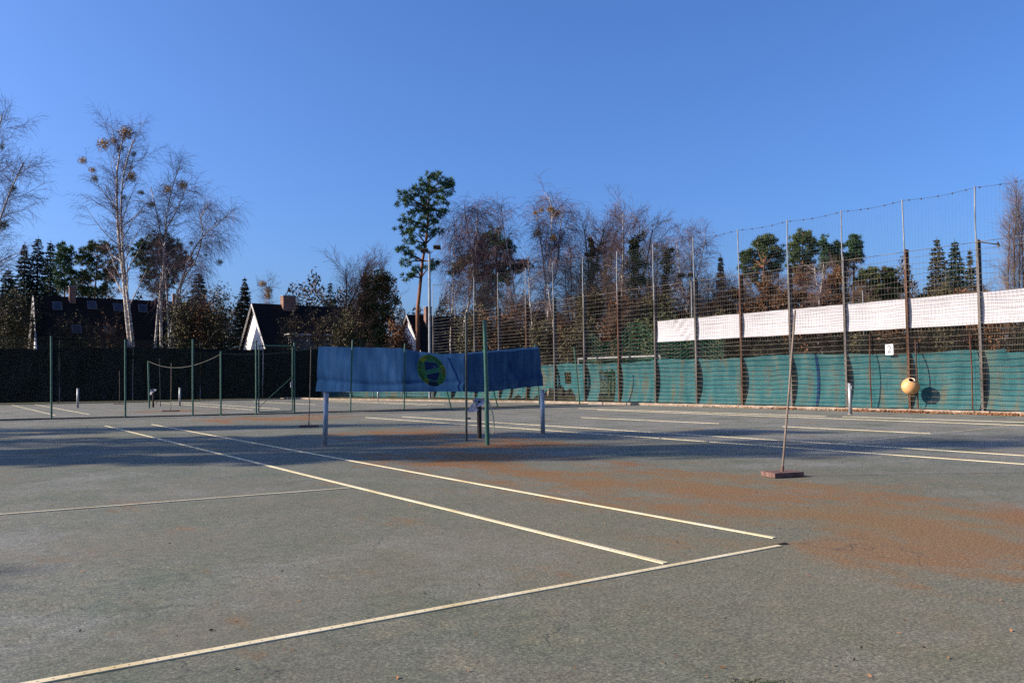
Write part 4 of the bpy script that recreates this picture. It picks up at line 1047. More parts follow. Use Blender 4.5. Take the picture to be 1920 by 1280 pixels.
def make_tree(name, label, d, trunks, r0=.18, bark='birch', limbs=None, twigs=None, blobs=None, leaf='pine', mist=(), group=None, cat='tree', blade=(.38, .11), dens=190, depth=1.0, extra=None, squash=.75, bridge=True):
    """trunks: photo outlines of the stems at depth d; blobs: (u,v,radius_px) leafy masses; mist: (u,v,radius_px,dark)"""
    T = [trunk_path(p, d) for p in trunks]
    base = T[0][0].copy(); base[2] = 0
    t = thing(name, label, cat, tuple(base), group)
    par = np.stack(T); rad = np.stack([np.linspace(r0 * (1 if i == 0 else .8), r0 * .22, par.shape[1]) for i in range(len(T))])
    mbt = MB(); mbt.tubes(par, rad, 8)
    mbc = MB(); has_c = False
    if limbs:
        n, t0, t1, ang, ln, bend = limbs
        l1, r1_ = spawn(par, rad, n, t0, t1, ang, ln, 8, bend, .10, .50, .02, .3, .45)
        mbt.tubes(l1, r1_, 5)
        if twigs:
            n2, ln2, n3, ln3, droop = twigs[:5]
            rm = .8 * (twigs[5] if len(twigs) > 5 else .011)
            l2, r2_ = spawn(np.concatenate([l1]), r1_, n2, .15, 1.0, (.35, 1.0), ln2, 5, droop * .3, .14, .5, rm * 1.3, .4)
            mbc.tubes(l2, r2_, 3)
            l3, r3_ = spawn(l2, r2_, n3, .1, 1.0, (.3, 1.1), ln3, 4, droop, .14, .6, rm, .5)
            mbc.tubes(l3, r3_, 3); has_c = True
            # twigs straight from the upper stem
            l4, r4_ = spawn(par, rad, n2 * 6, .55, 1.0, (.4, 1.1), ln2, 5, droop * .3, .14, .2, rm * 1.3, .4)
            l5, r5_ = spawn(l4, r4_, n3, .1, 1.0, (.3, 1.1), ln3, 4, droop, .14, .6, rm, .5)
            mbc.tubes(l4, r4_, 3); mbc.tubes(l5, r5_, 3)
    mbt.build('trunk', M[bark], t, True)
    if has_c: mbc.build('crown', M[{'birch': 'twig'}.get(bark, 'twig_brown')], t)
    if blobs:
        mbl = MB(); lim = []; nb0 = len(blobs); blobs = list(blobs)
        for i_ in range(nb0 if bridge else 0):            # bridge neighbouring boughs so the crown reads as one mass
            dist_ = sorted((math.dist(blobs[i_][:2], blobs[j_][:2]), j_) for j_ in range(nb0) if j_ != i_)[:2]
            for dd_, j_ in dist_:
                if dd_ < 40: blobs.append(((blobs[i_][0] + blobs[j_][0]) / 2 + rng.normal(0, 2), (blobs[i_][1] + blobs[j_][1]) / 2 + rng.normal(0, 2), .75 * min(blobs[i_][2], blobs[j_][2])))
        for (u, v, rp) in blobs:
            R = rp / FPX * d; dd = d + rng.uniform(-.6, .6) * R * depth * 1.5
            c = at(u, v, dd); n = int(dens * max(.7, R) ** 2 * 3.0)
            if leaf.startswith('pine'): tufts(mbl, c, R * 1.12, .40, .055, squash * .85)
            else: ball(mbl, c, R * 1.25, n, blade[0], blade[1], (1, 1, squash), max(6, int(6 * R)))
            if bark in ('pine_bark', 'bark') and len(lim) < nb0:
                j = int(np.argmin(np.abs(T[0][:, 2] - (c[2] - .5 * R)))); s_ = T[0][j]
                lim.append(np.array([s_, s_ * .5 + c * .5 + (0, 0, .15 * R), c]))
        if lim:
            mbr = MB(); mbr.tubes(np.stack([resample(q, 6) for q in lim]), np.tile(np.linspace(r0 * .35, r0 * .1, 6), (len(lim), 1)), 5); mbr.build('limb_set', M[bark], t, kind='stuff')
        mbl.build('crown' if not has_c else 'foliage', M[leaf], t, kind='stuff')
    for (u, v, rp, dk) in mist:
        R = rp / FPX * d; mbm = MB(); c = at(u, v, d + rng.uniform(-.5, .5)); n = 300
        R *= 1.15 if not dk else .85; dv = nrm(rng.normal(size=(n, 3)) + (.25, 0, .1)); mbm.blades(c + dv * (R * rng.uniform(.1, 1.15, n) ** .7)[:, None] * (1, 1, rng.uniform(.75, 1.0)), dv + rng.normal(0, .5, (n, 3)), R * .5, R * .09)
        mbm.build('mistletoe', M['mistletoe_dark' if dk else 'mistletoe'], t)
    return t

def spruce(label, u, vtop, d, half_px, leaf='spruce', vbase=None, group='spruces', n=17000, name='spruce_tree', power=.8, blade=(.45, .11)):
    base = at(u, 690, d); base[2] = 0; H = at(u, vtop, d)[2]; Wd = half_px / FPX * d
    t = thing(name, label, 'tree', tuple(base), group)
    mb = MB(); mb.tube([base, base + (0, 0, H * .5), base + (0, 0, H)], [H * .013, H * .008, .02], 7); mb.build('trunk', M['bark'], t)
    mb = MB(); nl = int(H * 3.4)
    br_p, br_d, wts = [], [], []
    for i in range(nl):
        h = .12 + .87 * (i + rng.uniform(-.3, .3)) / nl
        rl = 1.25 * Wd * (1 - h) ** power * rng.uniform(.72, 1.12) + .10
        nb = int(5 + rl * 3.2)
        a0 = rng.uniform(0, 6.28)
        for j in range(nb):
            a = a0 + j * 2 * math.pi / nb + rng.uniform(-.25, .25); r_ = rl * rng.uniform(.75, 1.12)
            br_p.append((h * H, a, r_)); wts.append(r_)
    wts = np.array(wts); wts /= wts.sum(); k = rng.choice(len(br_p), n, p=wts); B = np.array(br_p)[k]
    s = rng.uniform(.08, 1, n) ** .75; r_ = B[:, 2] * s
    side = rng.normal(0, .13, n) * (1.1 - s) * B[:, 2]
    x = np.cos(B[:, 1]) * r_ - np.sin(B[:, 1]) * side; y = np.sin(B[:, 1]) * r_ + np.cos(B[:, 1]) * side
    z = B[:, 0] - .28 * r_ + .12 * r_ * s - np.abs(rng.normal(0, .10, n)) + .02
    c = base + np.stack([x, y, z], 1)
    dr = np.stack([np.cos(B[:, 1]), np.sin(B[:, 1]), np.full(n, -.25)], 1) + rng.normal(0, .5, (n, 3))
    mb.blades(c, dr, blade[0] * rng.uniform(.6, 1.2, n), blade[1] * rng.uniform(.7, 1.3, n))
    mb.build('crown', M[leaf], t, kind='stuff')
    return t

def shrub(label, u, vtop, d, half_px, leaf='olive_leaf', stems=9, n=2600, group='winter shrubs beyond the fences', name='shrub', leaf_size=(.19, .11), fill=1.2, twiggy=True, bark='bark'):
    base = at(u, 700, d); base[2] = 0; H = at(u, vtop, d)[2]; Wd = half_px / FPX * d
    t = thing(name, label, 'shrub', tuple(base), group)
    ang = rng.uniform(0, 6.28, stems); rr = rng.uniform(.1, .75, stems) * Wd
    S = []
    for a, r_ in zip(ang, rr):
        tip = base + np.array([math.cos(a) * r_, math.sin(a) * r_, H * rng.uniform(.6, .95)])
        foot = base + np.array([math.cos(a) * r_ * .45, math.sin(a) * r_ * .45, 0])
        S.append(resample([foot, foot * .5 + tip * .5 + (rng.normal(0, .15), rng.normal(0, .15), 0), tip], 7))
    S = np.stack(S); R_ = np.tile(np.linspace(.05, .016, 7), (stems, 1))
    mb = MB(); mb.tubes(S, R_, 5)
    if twiggy:
        l2, r2_ = spawn(S, R_, 12, .12, 1.0, (.3, .9), (H * .14, H * .30), 5, .25, .14, .55, .014, .4); mb.tubes(l2, r2_, 3)
        l3, r3_ = spawn(l2, r2_, 7, .1, 1.0, (.3, 1.0), (H * .06, H * .13), 4, .05, .16, .6, .010, .5); mb.tubes(l3, r3_, 3)
    mb.build('stems', M[bark], t)
    if n:
        pool = l3.reshape(-1, 3) if twiggy else S.reshape(-1, 3)
        c = pool[rng.integers(0, len(pool), n)] + rng.normal(0, .16 * fill, (n, 3)); c[:, 2] = np.maximum(c[:, 2], .05)
        mbl = MB(); mbl.blades(c, rng.normal(size=(n, 3)), leaf_size[0] * rng.uniform(.6, 1.4, n), leaf_size[1] * rng.uniform(.6, 1.4, n))
        mbl.build('foliage', M[leaf], t, kind='stuff')
    return t

BG = 'bare birches behind the courts'
UP = (.30, .75)
# --- left: tall birches with mistletoe
make_tree('birch_tree', 'bare birch with mistletoe cut by the left edge of the photo', 72, [[(-40, 690), (-34, 520), (-22, 380), (-6, 270), (4, 215)], [(-36, 560), (-8, 440), (22, 350), (44, 305)]], .20, 'birch',
          (15, .30, .98, UP, (3.0, 5.6), -.05), (9, (1.1, 2.2), 9, (.6, 1.3), -.55), mist=((3, 277, 6, 1), (23, 355, 10, 1), (5, 422, 13, 1), (-20, 330, 9, 1)), group=BG)
tb = make_tree('birch_tree', 'tallest bare birch with two white stems and many mistletoe balls', 76, [[(246, 690), (238, 600), (230, 520), (221, 430), (218, 360), (221, 300), (234, 246)], [(254, 690), (245, 600), (233, 500), (226, 420), (228, 350), (240, 290), (250, 262)]], .22, 'birch',
          (16, .34, .98, (.35, .9), (3.6, 7.4), .12), (9, (1.0, 2.0), 8, (.5, 1.1), -.5),
          mist=((234, 249, 12, 0), (193, 271, 11, 0), (224, 278, 10, 1), (213, 265, 7, 0), (250, 289, 6, 1), (154, 301, 7, 0), (245, 314, 6, 1), (245, 331, 10, 0), (177, 336, 9, 1), (232, 370, 7, 1), (264, 361, 7, 1), (173, 319, 6, 0)), group=BG)
make_tree('birch_tree', 'slim bare birch right of the tallest one with three mistletoe balls', 77, [[(300, 690), (303, 560), (309, 450), (312, 400), (322, 350), (338, 310)], [(309, 470), (292, 400), (283, 350)], [(312, 430), (340, 380), (352, 340)]], .17, 'birch',
          (11, .42, .98, (.35, .95), (2.0, 4.4), .05), (8, (1.0, 1.9), 8, (.6, 1.2), -.75), mist=((314, 355, 8, 0), (342, 348, 9, 0), (284, 384, 9, 1)), group=BG)
make_tree('birch_tree', 'leaning weeping birch arching right over the gap between houses', 74, [[(316, 690), (322, 610), (334, 540), (362, 470), (382, 440), (404, 425), (428, 400)], [(340, 525), (362, 500), (384, 445), (372, 412), (390, 385)]], .16, 'birch',
          (11, .40, .98, (.4, 1.1), (1.8, 3.8), -.15), (7, (.8, 1.8), 8, (.9, 2.2), -1.6, .010), mist=((358, 456, 6, 1), (386, 478, 4, 1), (411, 492, 9, 1)), group=BG)
# --- left: conifers
for (u, vt, d, hp, lab) in ((42, 452, 98, 26, 'leftmost of the three dark spruce tips by the left birch'), (67, 440, 99, 30, 'middle and tallest of the three dark spruce tips'), (91, 447, 97, 24, 'right one of the three dark spruce tips'),
                            (12, 500, 94, 34, 'dark spruce at the left edge below the birch crown')):
    spruce(lab, u, vt, d, hp, power=.55, n=14000)
make_tree('pine_tree', 'small green pine between the spruces and the tallest birch', 92, [[(120, 690), (121, 560), (120, 460)]], .16, 'pine_bark', None, None,
          [(120, 462, 14), (108, 482, 13), (134, 486, 14), (118, 505, 16), (136, 515, 12), (105, 525, 12), (124, 540, 14)], group='pines behind the courts')
make_tree('pine_tree', 'spreading olive pine left of the tallest birch stems', 92, [[(176, 690), (178, 560), (183, 460)]], .18, 'pine_bark', None, None,
          [(185, 460, 17), (163, 468, 14), (205, 472, 15), (150, 490, 13), (182, 490, 15), (210, 498, 14), (170, 515, 15), (196, 520, 16), (148, 525, 14), (222, 520, 12), (175, 545, 16), (205, 545, 14), (150, 552, 12)], 'pine_olive', group='pines behind the courts')
make_tree('pine_tree', 'broad dark green pine behind the slim birch', 90, [[(308, 690), (305, 560), (302, 450)], ], .22, 'pine_bark', None, None,
          [(300, 448, 20), (278, 455, 17), (322, 462, 18), (258, 470, 16), (300, 475, 24), (340, 480, 17), (262, 490, 16), (290, 500, 22), (325, 505, 22), (350, 495, 12), (280, 525, 20), (312, 528, 18), (300, 550, 14)], group='pines behind the courts')
spruce('dark pointed spruce beside the leaning birch', 371, 506, 88, 42, power=.7, n=14000)
spruce('spruce with browned side above the white gable', 458, 517, 92, 34, 'spruce_brown', power=.8, n=13000)
spruce('small dark spruce behind the ridge of the chimney house', 620, 525, 100, 26, power=.6, n=6000)
make_tree('birch_tree', 'small brownish bare birch above the chimney house gable', 100, [[(497, 690), (497, 600), (499, 528)]], .12, 'birch', (12, .4, .98, UP, (1.6, 3.2), .1), (6, (.8, 1.6), 6, (.5, 1.0), -.2), mist=((491, 533, 7, 0), (502, 545, 8, 0), (501, 555, 7, 0)), group=BG)
# --- centre
make_tree('bare_tree', 'bare spreading tree between the chimney house and the ivy trees', 74, [[(640, 700), (646, 620), (650, 560), (648, 505)], [(648, 590), (670, 540), (690, 500)]], .16, 'bark', (13, .25, .98, (.4, 1.0), (2.2, 4.6), .1), (8, (.9, 1.9), 7, (.5, 1.1), .05), group='bare trees behind the courts')
make_tree('ivy_tree', 'ivy-covered tree trunk left of the tall pine', 75, [[(722, 700), (718, 600), (716, 500)]], .2, 'bark', (9, .5, .98, (.4, .9), (1.8, 3.4), .1), (6, (.8, 1.6), 6, (.4, 1.0), .1),
          [(716, 512, 17), (700, 530, 14), (730, 530, 15), (715, 550, 22), (695, 565, 14), (738, 565, 12), (712, 585, 23), (735, 600, 14), (700, 610, 17), (722, 625, 22), (710, 650, 20)], 'ivy', group='ivy-covered trees', blade=(.17, .12), dens=140)
make_tree('ivy_tree', 'slender ivy-covered tree beside the bare spreading tree', 76, [[(676, 700), (680, 600), (686, 500)]], .16, 'bark', (9, .4, .98, (.4, .9), (1.8, 3.4), .1), (6, (.8, 1.6), 6, (.4, 1.0), .1),
          [(684, 520, 10), (688, 545, 12), (676, 570, 13), (690, 590, 12), (672, 610, 12), (685, 630, 14), (668, 645, 12)], 'ivy', group='ivy-covered trees', blade=(.2, .15), dens=130)
tp_ = make_tree('pine_tree', 'tallest pine with bare orange trunk left of the floodlight mast', 70, [[(784, 690), (783, 600), (787, 540), (794, 480), (802, 440), (803, 390), (806, 330)]], .24, 'pine_bark', None, None,
          [(815, 328, 12), (803, 340, 14), (826, 338, 12), (845, 343, 13), (788, 352, 13), (810, 358, 17), (838, 360, 13), (760, 368, 16), (778, 376, 17), (800, 380, 18), (824, 378, 15), (846, 352, 8), (755, 382, 10), (785, 398, 18), (812, 402, 16), (832, 398, 10), (764, 412, 15), (790, 420, 16), (815, 418, 12), (758, 430, 14), (778, 436, 16), (805, 436, 12), (824, 434, 9), (768, 452, 12), (754, 470, 10), (772, 478, 12), (760, 492, 9), (788, 462, 9), (806, 500, 9), (780, 505, 10), (765, 520, 11), (815, 492, 8)], group='pines behind the courts', blade=(.30, .075), dens=240, squash=.6, bridge=False)
make_tree('birch_tree', 'weeping birch with slanting white stem right of the floodlight mast', 72, [[(862, 700), (866, 640), (880, 560), (892, 490), (893, 440), (898, 385)], [(889, 505), (880, 450), (872, 395)]], .15, 'birch', (13, .45, .98, (.4, .95), (1.6, 3.2), -.1), (8, (.8, 1.8), 9, (1.0, 2.2), -2.2, .012), group=BG)
make_tree('birch_tree', 'thin crooked birch close to the floodlight mast', 71, [[(847, 700), (846, 620), (850, 540), (851, 480), (853, 420)]], .11, 'birch', (10, .5, .98, (.4, .95), (1.2, 2.6), -.1), (7, (.8, 1.6), 8, (.8, 1.8), -2.0, .012), group=BG)
make_tree('pine_tree', 'wide dark pine behind the weeping birches', 80, [[(932, 700), (932, 600), (930, 430)]], .26, 'pine_bark', None, None,
          [(927, 438, 16), (910, 450, 15), (945, 452, 14), (930, 465, 20), (900, 470, 14), (957, 470, 11), (890, 482, 16), (918, 488, 20), (945, 490, 20), (870, 490, 14), (975, 494, 15), (990, 498, 10), (860, 500, 12), (900, 508, 20), (930, 512, 20), (960, 512, 16), (850, 508, 10), (885, 520, 14), (915, 530, 14), (945, 530, 12), (905, 552, 12), (930, 555, 11), (900, 575, 12)], group='pines behind the courts')
make_tree('birch_tree', 'leaning birch with pale stem right of the wide dark pine', 70, [[(984, 700), (975, 620), (962, 530), (952, 470), (944, 430), (940, 385)]], .13, 'birch', (11, .5, .98, (.4, .95), (1.4, 2.8), -.1), (7, (.8, 1.7), 8, (.7, 1.6), -1.4, .011), group=BG)
make_tree('birch_tree', 'rosy birch with three pale stems and golden mistletoe', 70, [[(1028, 700), (1026, 600), (1022, 520), (1014, 450), (1006, 395)], [(1040, 700), (1036, 600), (1028, 540), (1034, 470), (1036, 400), (1030, 370)], [(1030, 560), (1045, 500), (1050, 430), (1056, 395)]], .14, 'birch',
          (11, .38, .98, (.3, .7), (1.8, 3.6), .0), (8, (.8, 1.7), 8, (.7, 1.5), -1.3, .012), mist=((1032, 393, 7, 0), (1040, 402, 10, 0), (1006, 438, 7, 0), (1037, 446, 7, 0), (1003, 399, 4, 0), (1015, 393, 5, 0)), group=BG)
make_tree('birch_tree', 'very thin white birch stem before the dark hedge', 66, [[(1004, 700), (1000, 640), (994, 560), (990, 480)]], .08, 'birch', (8, .45, .98, (.4, .9), (1.0, 2.2), 0), (6, (.6, 1.2), 6, (.4, .9), -.6), group=BG)
for k, (pts, lab, mi) in enumerate(((([(1110, 700), (1108, 600), (1104, 500), (1096, 430)], [(1106, 540), (1120, 480), (1132, 430)]), 'bare brownish tree right of the rosy birch', ()),
                                    (([(1166, 700), (1167, 600), (1167, 500), (1168, 400)],), 'tall white-stemmed birch amid the bare trees in the centre', ()),
                                    (([(1198, 700), (1197, 600), (1194, 490), (1200, 420)], [(1196, 560), (1214, 480), (1224, 430)]), 'bare tree with one golden mistletoe above the fence', ((1205, 440, 11, 1),)),
                                    (([(1142, 700), (1140, 600), (1136, 500), (1130, 430)],), 'dark slender bare tree left of the white-stemmed birch', ()))):
    make_tree('bare_tree', lab, 72 + 2 * k, [list(q) for q in pts], .16, 'birch' if k == 1 else 'bark', (13 if len(pts) > 1 else 20, .35, .98, (.35, .9), (2.4, 4.8), .1), (8, (.9, 1.9), 8, (.5, 1.1), .0, .012), mist=mi, group='bare trees behind the courts')
make_tree('ivy_tree', 'ivy column among the bare trees in the centre', 73, [[(1112, 700), (1110, 600), (1108, 445)]], .18, 'bark', None, None,
          [(1109, 452, 9), (1112, 470, 10), (1106, 488, 10), (1114, 505, 12), (1104, 525, 14), (1116, 545, 15), (1104, 565, 15), (1116, 590, 18), (1100, 610, 18), (1112, 640, 20)], 'ivy', group='ivy-covered trees', blade=(.17, .12), dens=120)
make_tree('ivy_tree', 'bushy ivy tree below the mistletoe tree', 74, [[(1192, 700), (1190, 600), (1188, 470)]], .18, 'bark', None, None,
          [(1196, 448, 10), (1184, 462, 11), (1192, 480, 15), (1205, 495, 14), (1180, 500, 14), (1195, 520, 18), (1212, 530, 14), (1178, 535, 14), (1192, 560, 20), (1210, 575, 16), (1176, 580, 16), (1195, 610, 22), (1180, 640, 22), (1215, 640, 18)], 'ivy', group='ivy-covered trees', blade=(.17, .12), dens=120)
make_tree('ivy_tree', 'slim ivy-clad trunk left of the twin floodlight', 76, [[(1246, 700), (1246, 600), (1250, 470)]], .16, 'bark', (10, .5, .98, (.4, .9), (1.8, 3.4), .1), (6, (.8, 1.6), 6, (.4, 1.0), .1),
          [(1254, 470, 9), (1248, 490, 9), (1252, 510, 10), (1244, 530, 10), (1250, 552, 11), (1240, 575, 13), (1252, 600, 14), (1240, 630, 16)], 'ivy', group='ivy-covered trees', blade=(.17, .12), dens=110)
make_tree('bare_tree', 'rounded rosy bare tree behind the twin floodlight', 84, [[(1290, 700), (1290, 600), (1294, 520), (1300, 440)], [(1291, 580), (1310, 510), (1322, 450)], [(1291, 600), (1276, 520), (1268, 450)]], .16, 'birch', (11, .35, .98, (.35, .9), (2.0, 4.2), .05), (8, (.9, 1.9), 8, (.6, 1.3), -.5, .012), group='bare trees behind the courts')
# --- right
spruce('narrow brown-green spruce right of the twin floodlight', 1355, 474, 84, 17, 'spruce_brown', power=.7, n=7000)
PR = 'pines behind the tall fence'
make_tree('pine_tree', 'left and broadest of the pines above the white banner', 82, [[(1432, 700), (1432, 600), (1432, 500)]], .24, 'pine_bark', None, None,
          [(1430, 452, 14), (1447, 450, 12), (1418, 465, 14), (1438, 470, 18), (1460, 470, 14), (1408, 482, 13), (1428, 488, 18), (1455, 490, 16), (1398, 490, 10), (1392, 505, 10), (1418, 505, 16), (1445, 510, 18), (1405, 525, 12), (1430, 530, 16), (1396, 475, 7)], 'pine_olive', group=PR)
make_tree('pine_tree', 'second pine above the white banner with a pointed top', 84, [[(1505, 700), (1505, 600), (1506, 436)]], .24, 'pine_bark', None, None,
          [(1506, 440, 12), (1488, 448, 9), (1520, 450, 11), (1505, 460, 16), (1526, 464, 10), (1486, 468, 11), (1500, 480, 17), (1522, 484, 13), (1484, 492, 12), (1508, 500, 17), (1490, 515, 14), (1518, 512, 13)], 'pine_olive', group=PR)
make_tree('pine_tree', 'thin dark pine between the pointed pine and the right pine', 86, [[(1545, 700), (1545, 600), (1545, 445)]], .2, 'pine_bark', None, None,
          [(1545, 448, 7), (1542, 462, 10), (1552, 470, 9), (1544, 484, 13), (1562, 478, 9), (1572, 455, 7), (1570, 470, 9), (1560, 494, 13), (1540, 505, 12), (1575, 490, 11)], 'pine', group=PR)
make_tree('pine_tree', 'rightmost green pine of the row above the white banner', 85, [[(1600, 700), (1600, 600), (1602, 446)]], .22, 'pine_bark', None, None,
          [(1602, 448, 9), (1610, 458, 9), (1594, 462, 11), (1612, 472, 8), (1600, 478, 14), (1588, 482, 10), (1612, 485, 8), (1598, 494, 13)], 'pine', group=PR)
make_tree('pine_tree', 'low wide brown-green pine with layered boughs above the white banner', 80, [[(1648, 700), (1648, 600), (1650, 508)]], .2, 'pine_bark', None, None,
          [(1626, 508, 10), (1642, 512, 12), (1662, 508, 9), (1674, 510, 8), (1618, 522, 12), (1640, 526, 15), (1666, 524, 12), (1682, 528, 8), (1610, 540, 12), (1636, 544, 14), (1662, 542, 14), (1684, 544, 9), (1615, 558, 14), (1645, 560, 14), (1672, 560, 12)], 'pine_olive', group=PR)
spruce('left of the two spruces right of the pine row', 1765, 441, 90, 44, 'spruce_brown', power=.75)
spruce('right of the two spruces right of the pine row', 1798, 445, 88, 44, 'spruce', power=.75)
spruce('small dark spruce half hidden by the fence post near the right edge', 1826, 462, 92, 30, 'spruce_brown', power=.8, n=8000)
make_tree('poplar_tree', 'narrow bare poplar at the right edge of the photo', 100, [[(1904, 700), (1903, 600), (1902, 480), (1906, 356)], [(1892, 640), (1890, 520), (1893, 420)], [(1920, 640), (1918, 500), (1914, 400)], [(1912, 600), (1912, 480), (1909, 380)]], .16, 'bark', (15, .15, .98, (.15, .35), (2.2, 4.4), .5), (8, (1.2, 2.4), 6, (.7, 1.4), .5, .013), group='bare trees behind the courts')
make_tree('birch_tree', 'white forked birch before the brown trees above the white banner', 68, [[(1534, 700), (1535, 610), (1537, 555), (1541, 525), (1545, 490)], [(1536, 552), (1530, 525), (1527, 500)]], .10, 'birch', (8, .5, .98, (.4, .9), (.8, 1.8), 0), (5, (.5, 1.0), 5, (.4, .8), -.2), group=BG)

# --- warm brown bare trees that close the belt behind the fence
for (u, vt, d, w, lab) in (
        (1075, 455, 80, 24, 'brown bare tree just right of the rosy birch crown'), (1150, 438, 82, 26, 'brown bare tree directly behind the white-stemmed birch'), (1232, 446, 80, 26, 'brown bare tree between the mistletoe tree and the twin floodlight'),
        (1325, 520, 78, 22, 'low brown bare tree just left of the narrow spruce'), (1376, 520, 80, 22, 'brown bare tree just right of the narrow spruce'), (1462, 500, 88, 28, 'brown bare tree behind the gap between the two broad pines'),
        (1575, 485, 90, 28, 'brown bare tree behind the thin dark pine'), (1665, 520, 92, 26, 'purplish bare tree behind the layered pine'), (1730, 560, 90, 20, 'low bare tree left of the two spruces'), (965, 545, 76, 26, 'brown bare tree at the foot of the wide dark pine'), (905, 560, 78, 24, 'brown bare tree under the weeping birch crown'), (690, 520, 84, 22, 'brown bare tree behind the slender ivy tree')):
    make_tree('bare_tree', lab, d, [[(u, 700), (u + rng.uniform(-4, 4), 620), (u + rng.uniform(-6, 6), vt + 10)], [(u + 1, 640), (u + w * .4, 580), (u + w * .7, vt + 28)], [(u - 1, 650), (u - w * .4, 590), (u - w * .7, vt + 34)]], .12, 'bark', (10, .25, .98, (.3, .85), (1.6, 3.4), .25), (8, (.8, 1.7), 7, (.5, 1.0), .15, .012), group='bare trees behind the courts')
# --- brown beech hedge trees behind the tall fence
BR = 'brown-leaved trees behind the tall fence'
def beech(label, u, vtop, d, half, leaf='brown_leaf', n=5200, bark='bark'):
    p = [[(u, 700), (u + rng.uniform(-6, 6), 640), (u + rng.uniform(-8, 8), vtop + 6)]]
    hh = 713 - vtop; blobs = []
    for k in range(int(26 * max(1, half / 34))):
        s = rng.uniform(0, 1); v = vtop + 8 + (700 - vtop) * s * .9; w = half * (.45 + .6 * math.sin(min(1, s * 1.6) * math.pi / 2)); blobs.append((u + rng.uniform(-w, w), v, rng.uniform(12, 20)))
    return make_tree('beech_tree', label, d, p, .13, bark, (16, .2, .98, (.35, .9), (1.6, 3.2), .2), (7, (.7, 1.5), 7, (.4, .9), .1, .011), blobs, leaf, group=BR, blade=(.21, .13), dens=120, squash=.9)
for (u, vt, d, hf, lf_, lab) in (
        (1330, 590, 72, 30, 'brown_leaf', 'low brown beech left of the narrow spruce'),
        (1385, 540, 78, 34, 'brown_leaf', 'brown beech under the broadest pine, its left side'),
        (1445, 528, 79, 36, 'brown_leaf', 'brown beech under the broadest pine, its right side'),
        (1508, 515, 80, 36, 'brown_leaf', 'brown beech under the pointed pine'),
        (1568, 498, 80, 34, 'brown_leaf', 'tall brown beech between two fence posts left of the layered pine'),
        (1620, 545, 74, 30, 'olive_leaf', 'olive shrubby tree under the layered pine'),
        (1060, 585, 66, 30, 'brown_leaf', 'reddish brown beech under the rosy birch'),
        (960, 590, 68, 34, 'brown_leaf', 'brown beech beneath the wide dark pine'),
        (1146, 600, 64, 26, 'brown_leaf', 'reddish brown beech below the white-stemmed birch'),
        (1350, 560, 76, 30, 'brown_leaf', 'brown beech at the foot of the narrow spruce'),
        (1415, 555, 70, 34, 'brown_leaf', 'rust-brown beech just over the third bay of the white banner'),
        (1480, 545, 71, 34, 'brown_leaf', 'rust-brown beech left of the white forked birch'),
        (1545, 550, 72, 32, 'brown_leaf', 'rust-brown beech behind the white forked birch'),
        (1105, 545, 68, 34, 'olive_leaf', 'olive brown tree wrapped round the ivy column'),
        (1160, 555, 67, 30, 'brown_leaf', 'red-brown tree under the white-stemmed birch crown'),
        (1225, 550, 68, 34, 'olive_leaf', 'olive brown tree above the left end of the white banner'),
        (1275, 580, 70, 30, 'brown_leaf', 'brown tree under the twin floodlight'),
        (1020, 575, 72, 30, 'brown_leaf', 'red-brown tree between the rosy birch stems'),
        (895, 600, 74, 30, 'brown_leaf', 'brown tree behind the small gabled house'),
        (1755, 540, 84, 40, 'olive_leaf', 'olive brown tree at the foot of the two spruces'),
        (1830, 545, 82, 40, 'brown_leaf', 'brown beech near the right edge above the white banner')):
    beech(lab, u, vt, d, hf, lf_)
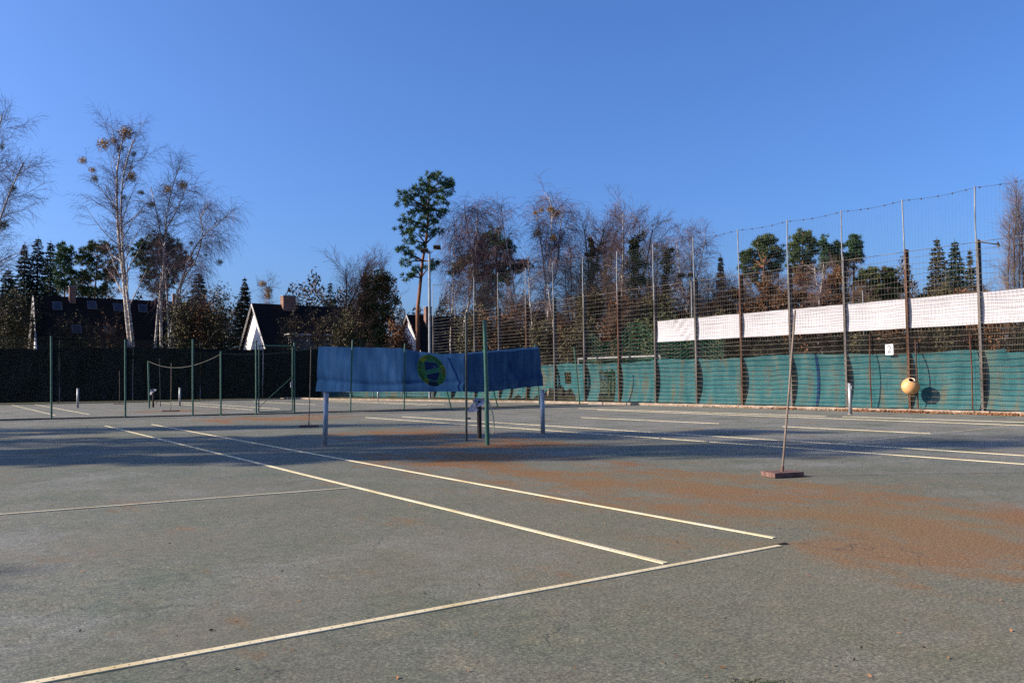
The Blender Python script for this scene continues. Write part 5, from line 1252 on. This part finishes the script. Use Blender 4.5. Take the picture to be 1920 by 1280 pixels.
# --- shrubs: behind the black windscreen and behind the tall fence
for (u, vt, d, hf, lf_, lab) in (
        (20, 560, 72, 46, 'olive_leaf', 'dark shrub at the left edge behind the black windscreen'),
        (118, 598, 73, 20, 'olive_leaf', 'thin twiggy shrub before the left part of the skylight roof'),
        (168, 606, 73, 20, 'olive_leaf', 'thin twiggy shrub before the middle of the skylight roof'),
        (205, 612, 72, 16, 'brown_leaf', 'thin brown shrub left of the tallest birch stems'),
        (345, 575, 70, 26, 'olive_leaf', 'tall twiggy shrub left of the pointed spruce foot'),
        (385, 568, 71, 28, 'brown_leaf', 'brown twiggy shrub behind the short green post'),
        (412, 580, 70, 22, 'olive_leaf', 'olive twiggy shrub left of the white gable'),
        (545, 610, 70, 26, 'olive_leaf', 'thin bare garden shrub in front of the chimney house'),
        (600, 600, 70, 30, 'olive_leaf', 'thin garden shrub at the right end of the chimney house'),
        (650, 605, 69, 26, 'olive_leaf', 'shrub behind the left half of the blue banner'),
        (748, 612, 70, 12, 'brown_leaf', 'brown shrub left of the foot of the tall pine'),
        (880, 600, 66, 30, 'olive_leaf', 'shrub behind the mesh fence right of the small gabled house'),
        (920, 605, 66, 28, 'brown_leaf', 'brown shrub behind the right half of the blue banner'),
        (1010, 610, 62, 28, 'olive_leaf', 'olive shrub behind the torn teal cloth'),
        (1085, 605, 60, 30, 'olive_leaf', 'olive shrub behind the white goal, left side'),
        (1215, 600, 60, 34, 'ivy', 'dark green shrub behind the white goal, right side'),
        (1280, 610, 60, 34, 'ivy', 'dark green shrub under the left end of the white banner'),
        (1350, 615, 60, 36, 'olive_leaf', 'olive shrub under the second bay of the white banner'),
        (1430, 612, 60, 38, 'olive_leaf', 'olive shrub under the third bay of the white banner'),
        (1515, 610, 60, 38, 'brown_leaf', 'brown shrub behind the tall broom handle'),
        (1600, 608, 60, 38, 'olive_leaf', 'olive shrub left of the number plate'),
        (1685, 606, 60, 40, 'brown_leaf', 'brown shrub behind the number plate'),
        (1770, 604, 60, 40, 'olive_leaf', 'olive shrub right of the ball-shaped bin'),
        (1850, 600, 60, 40, 'brown_leaf', 'reddish brown shrub at the far right under the banner'),
        (1930, 600, 60, 40, 'olive_leaf', 'olive shrub cut by the right edge of the photo')):
    shrub(lab, u, vt - 14, d, hf, lf_, n=900 if lab.startswith('thin') else 6500)

# --- distant wood, one mass
mb = MB(); n = 90000
uu = rng.uniform(-300, 2250, n); dd = rng.uniform(118, 135, n)
hmax = 13.5 + 3.0 * np.sin(uu * .012) + 2.2 * np.sin(uu * .045 + 1) + 1.3 * np.sin(uu * .13)
c = np.array([at(a, 700, b) for a, b in zip(uu, dd)]); c[:, 2] = hmax * rng.uniform(0, 1, n) ** .8
mb.blades(c, rng.normal(size=(n, 3)) + (0, 0, .6), rng.uniform(.4, 1.0, n), rng.uniform(.12, .3, n))
tag(mb.build('distant_wood', M['far_wood'], None), 'far brown wood that closes the view behind the trees', 'wood', None, 'stuff')

# --- trees left of the frame whose shadows streak across the courts
def copy_tree(src, loc, rz, sc_, label, group):
    r = src.copy(); col.objects.link(r); r.location = loc; r.rotation_euler = (0, 0, rz); r.scale = (sc_,) * 3; r['label'] = label; r['group'] = group
    for ch in list(src.children):
        c = ch.copy(); col.objects.link(c); c.parent = r
    return r
SG = 'trees left of the courts that shade them'
sdir = np.array([math.cos(SUN_AZ), math.sin(SUN_AZ)])
for i, (u, v, dist, rz, s_, src) in enumerate((
        (330, 806, 24, 3.0, .74, tp_), (0, 848, 21, 5.3, .55, tp_), (690, 819, 22, 4.4, .60, tp_), (840, 848, 22, .2, .60, tp_), (1100, 853, 24, 2.7, .62, tp_), (1290, 814, 27, 3.6, .80, tp_), (350, 880, 24, 1.5, .50, tp_),
        (220, 813, 19, 1.2, .45, tp_), (520, 842, 19, 3.3, .45, tp_), (120, 866, 18, 5.0, .40, tp_), (900, 831, 20, 2.0, .50, tp_), (60, 827, 20, .6, .48, tp_), (640, 856, 20, 2.4, .42, tp_),
        (40, 801, 28, .4, .80, tb), (100, 836, 29, .9, .70, tb), (430, 826, 30, 2.2, .75, tb), (1000, 830, 30, 1.1, .80, tb),
        (10, 1068, 29.9, 4.0, .78, tp_), (1600, 838, 32, .7, .85, tp_))):
    g = on_z(u, v)[:2] + sdir * dist
    copy_tree(src, (g[0], g[1], 0), rz, s_, 'tree standing outside the left edge of the photo that throws streaked shade', SG)
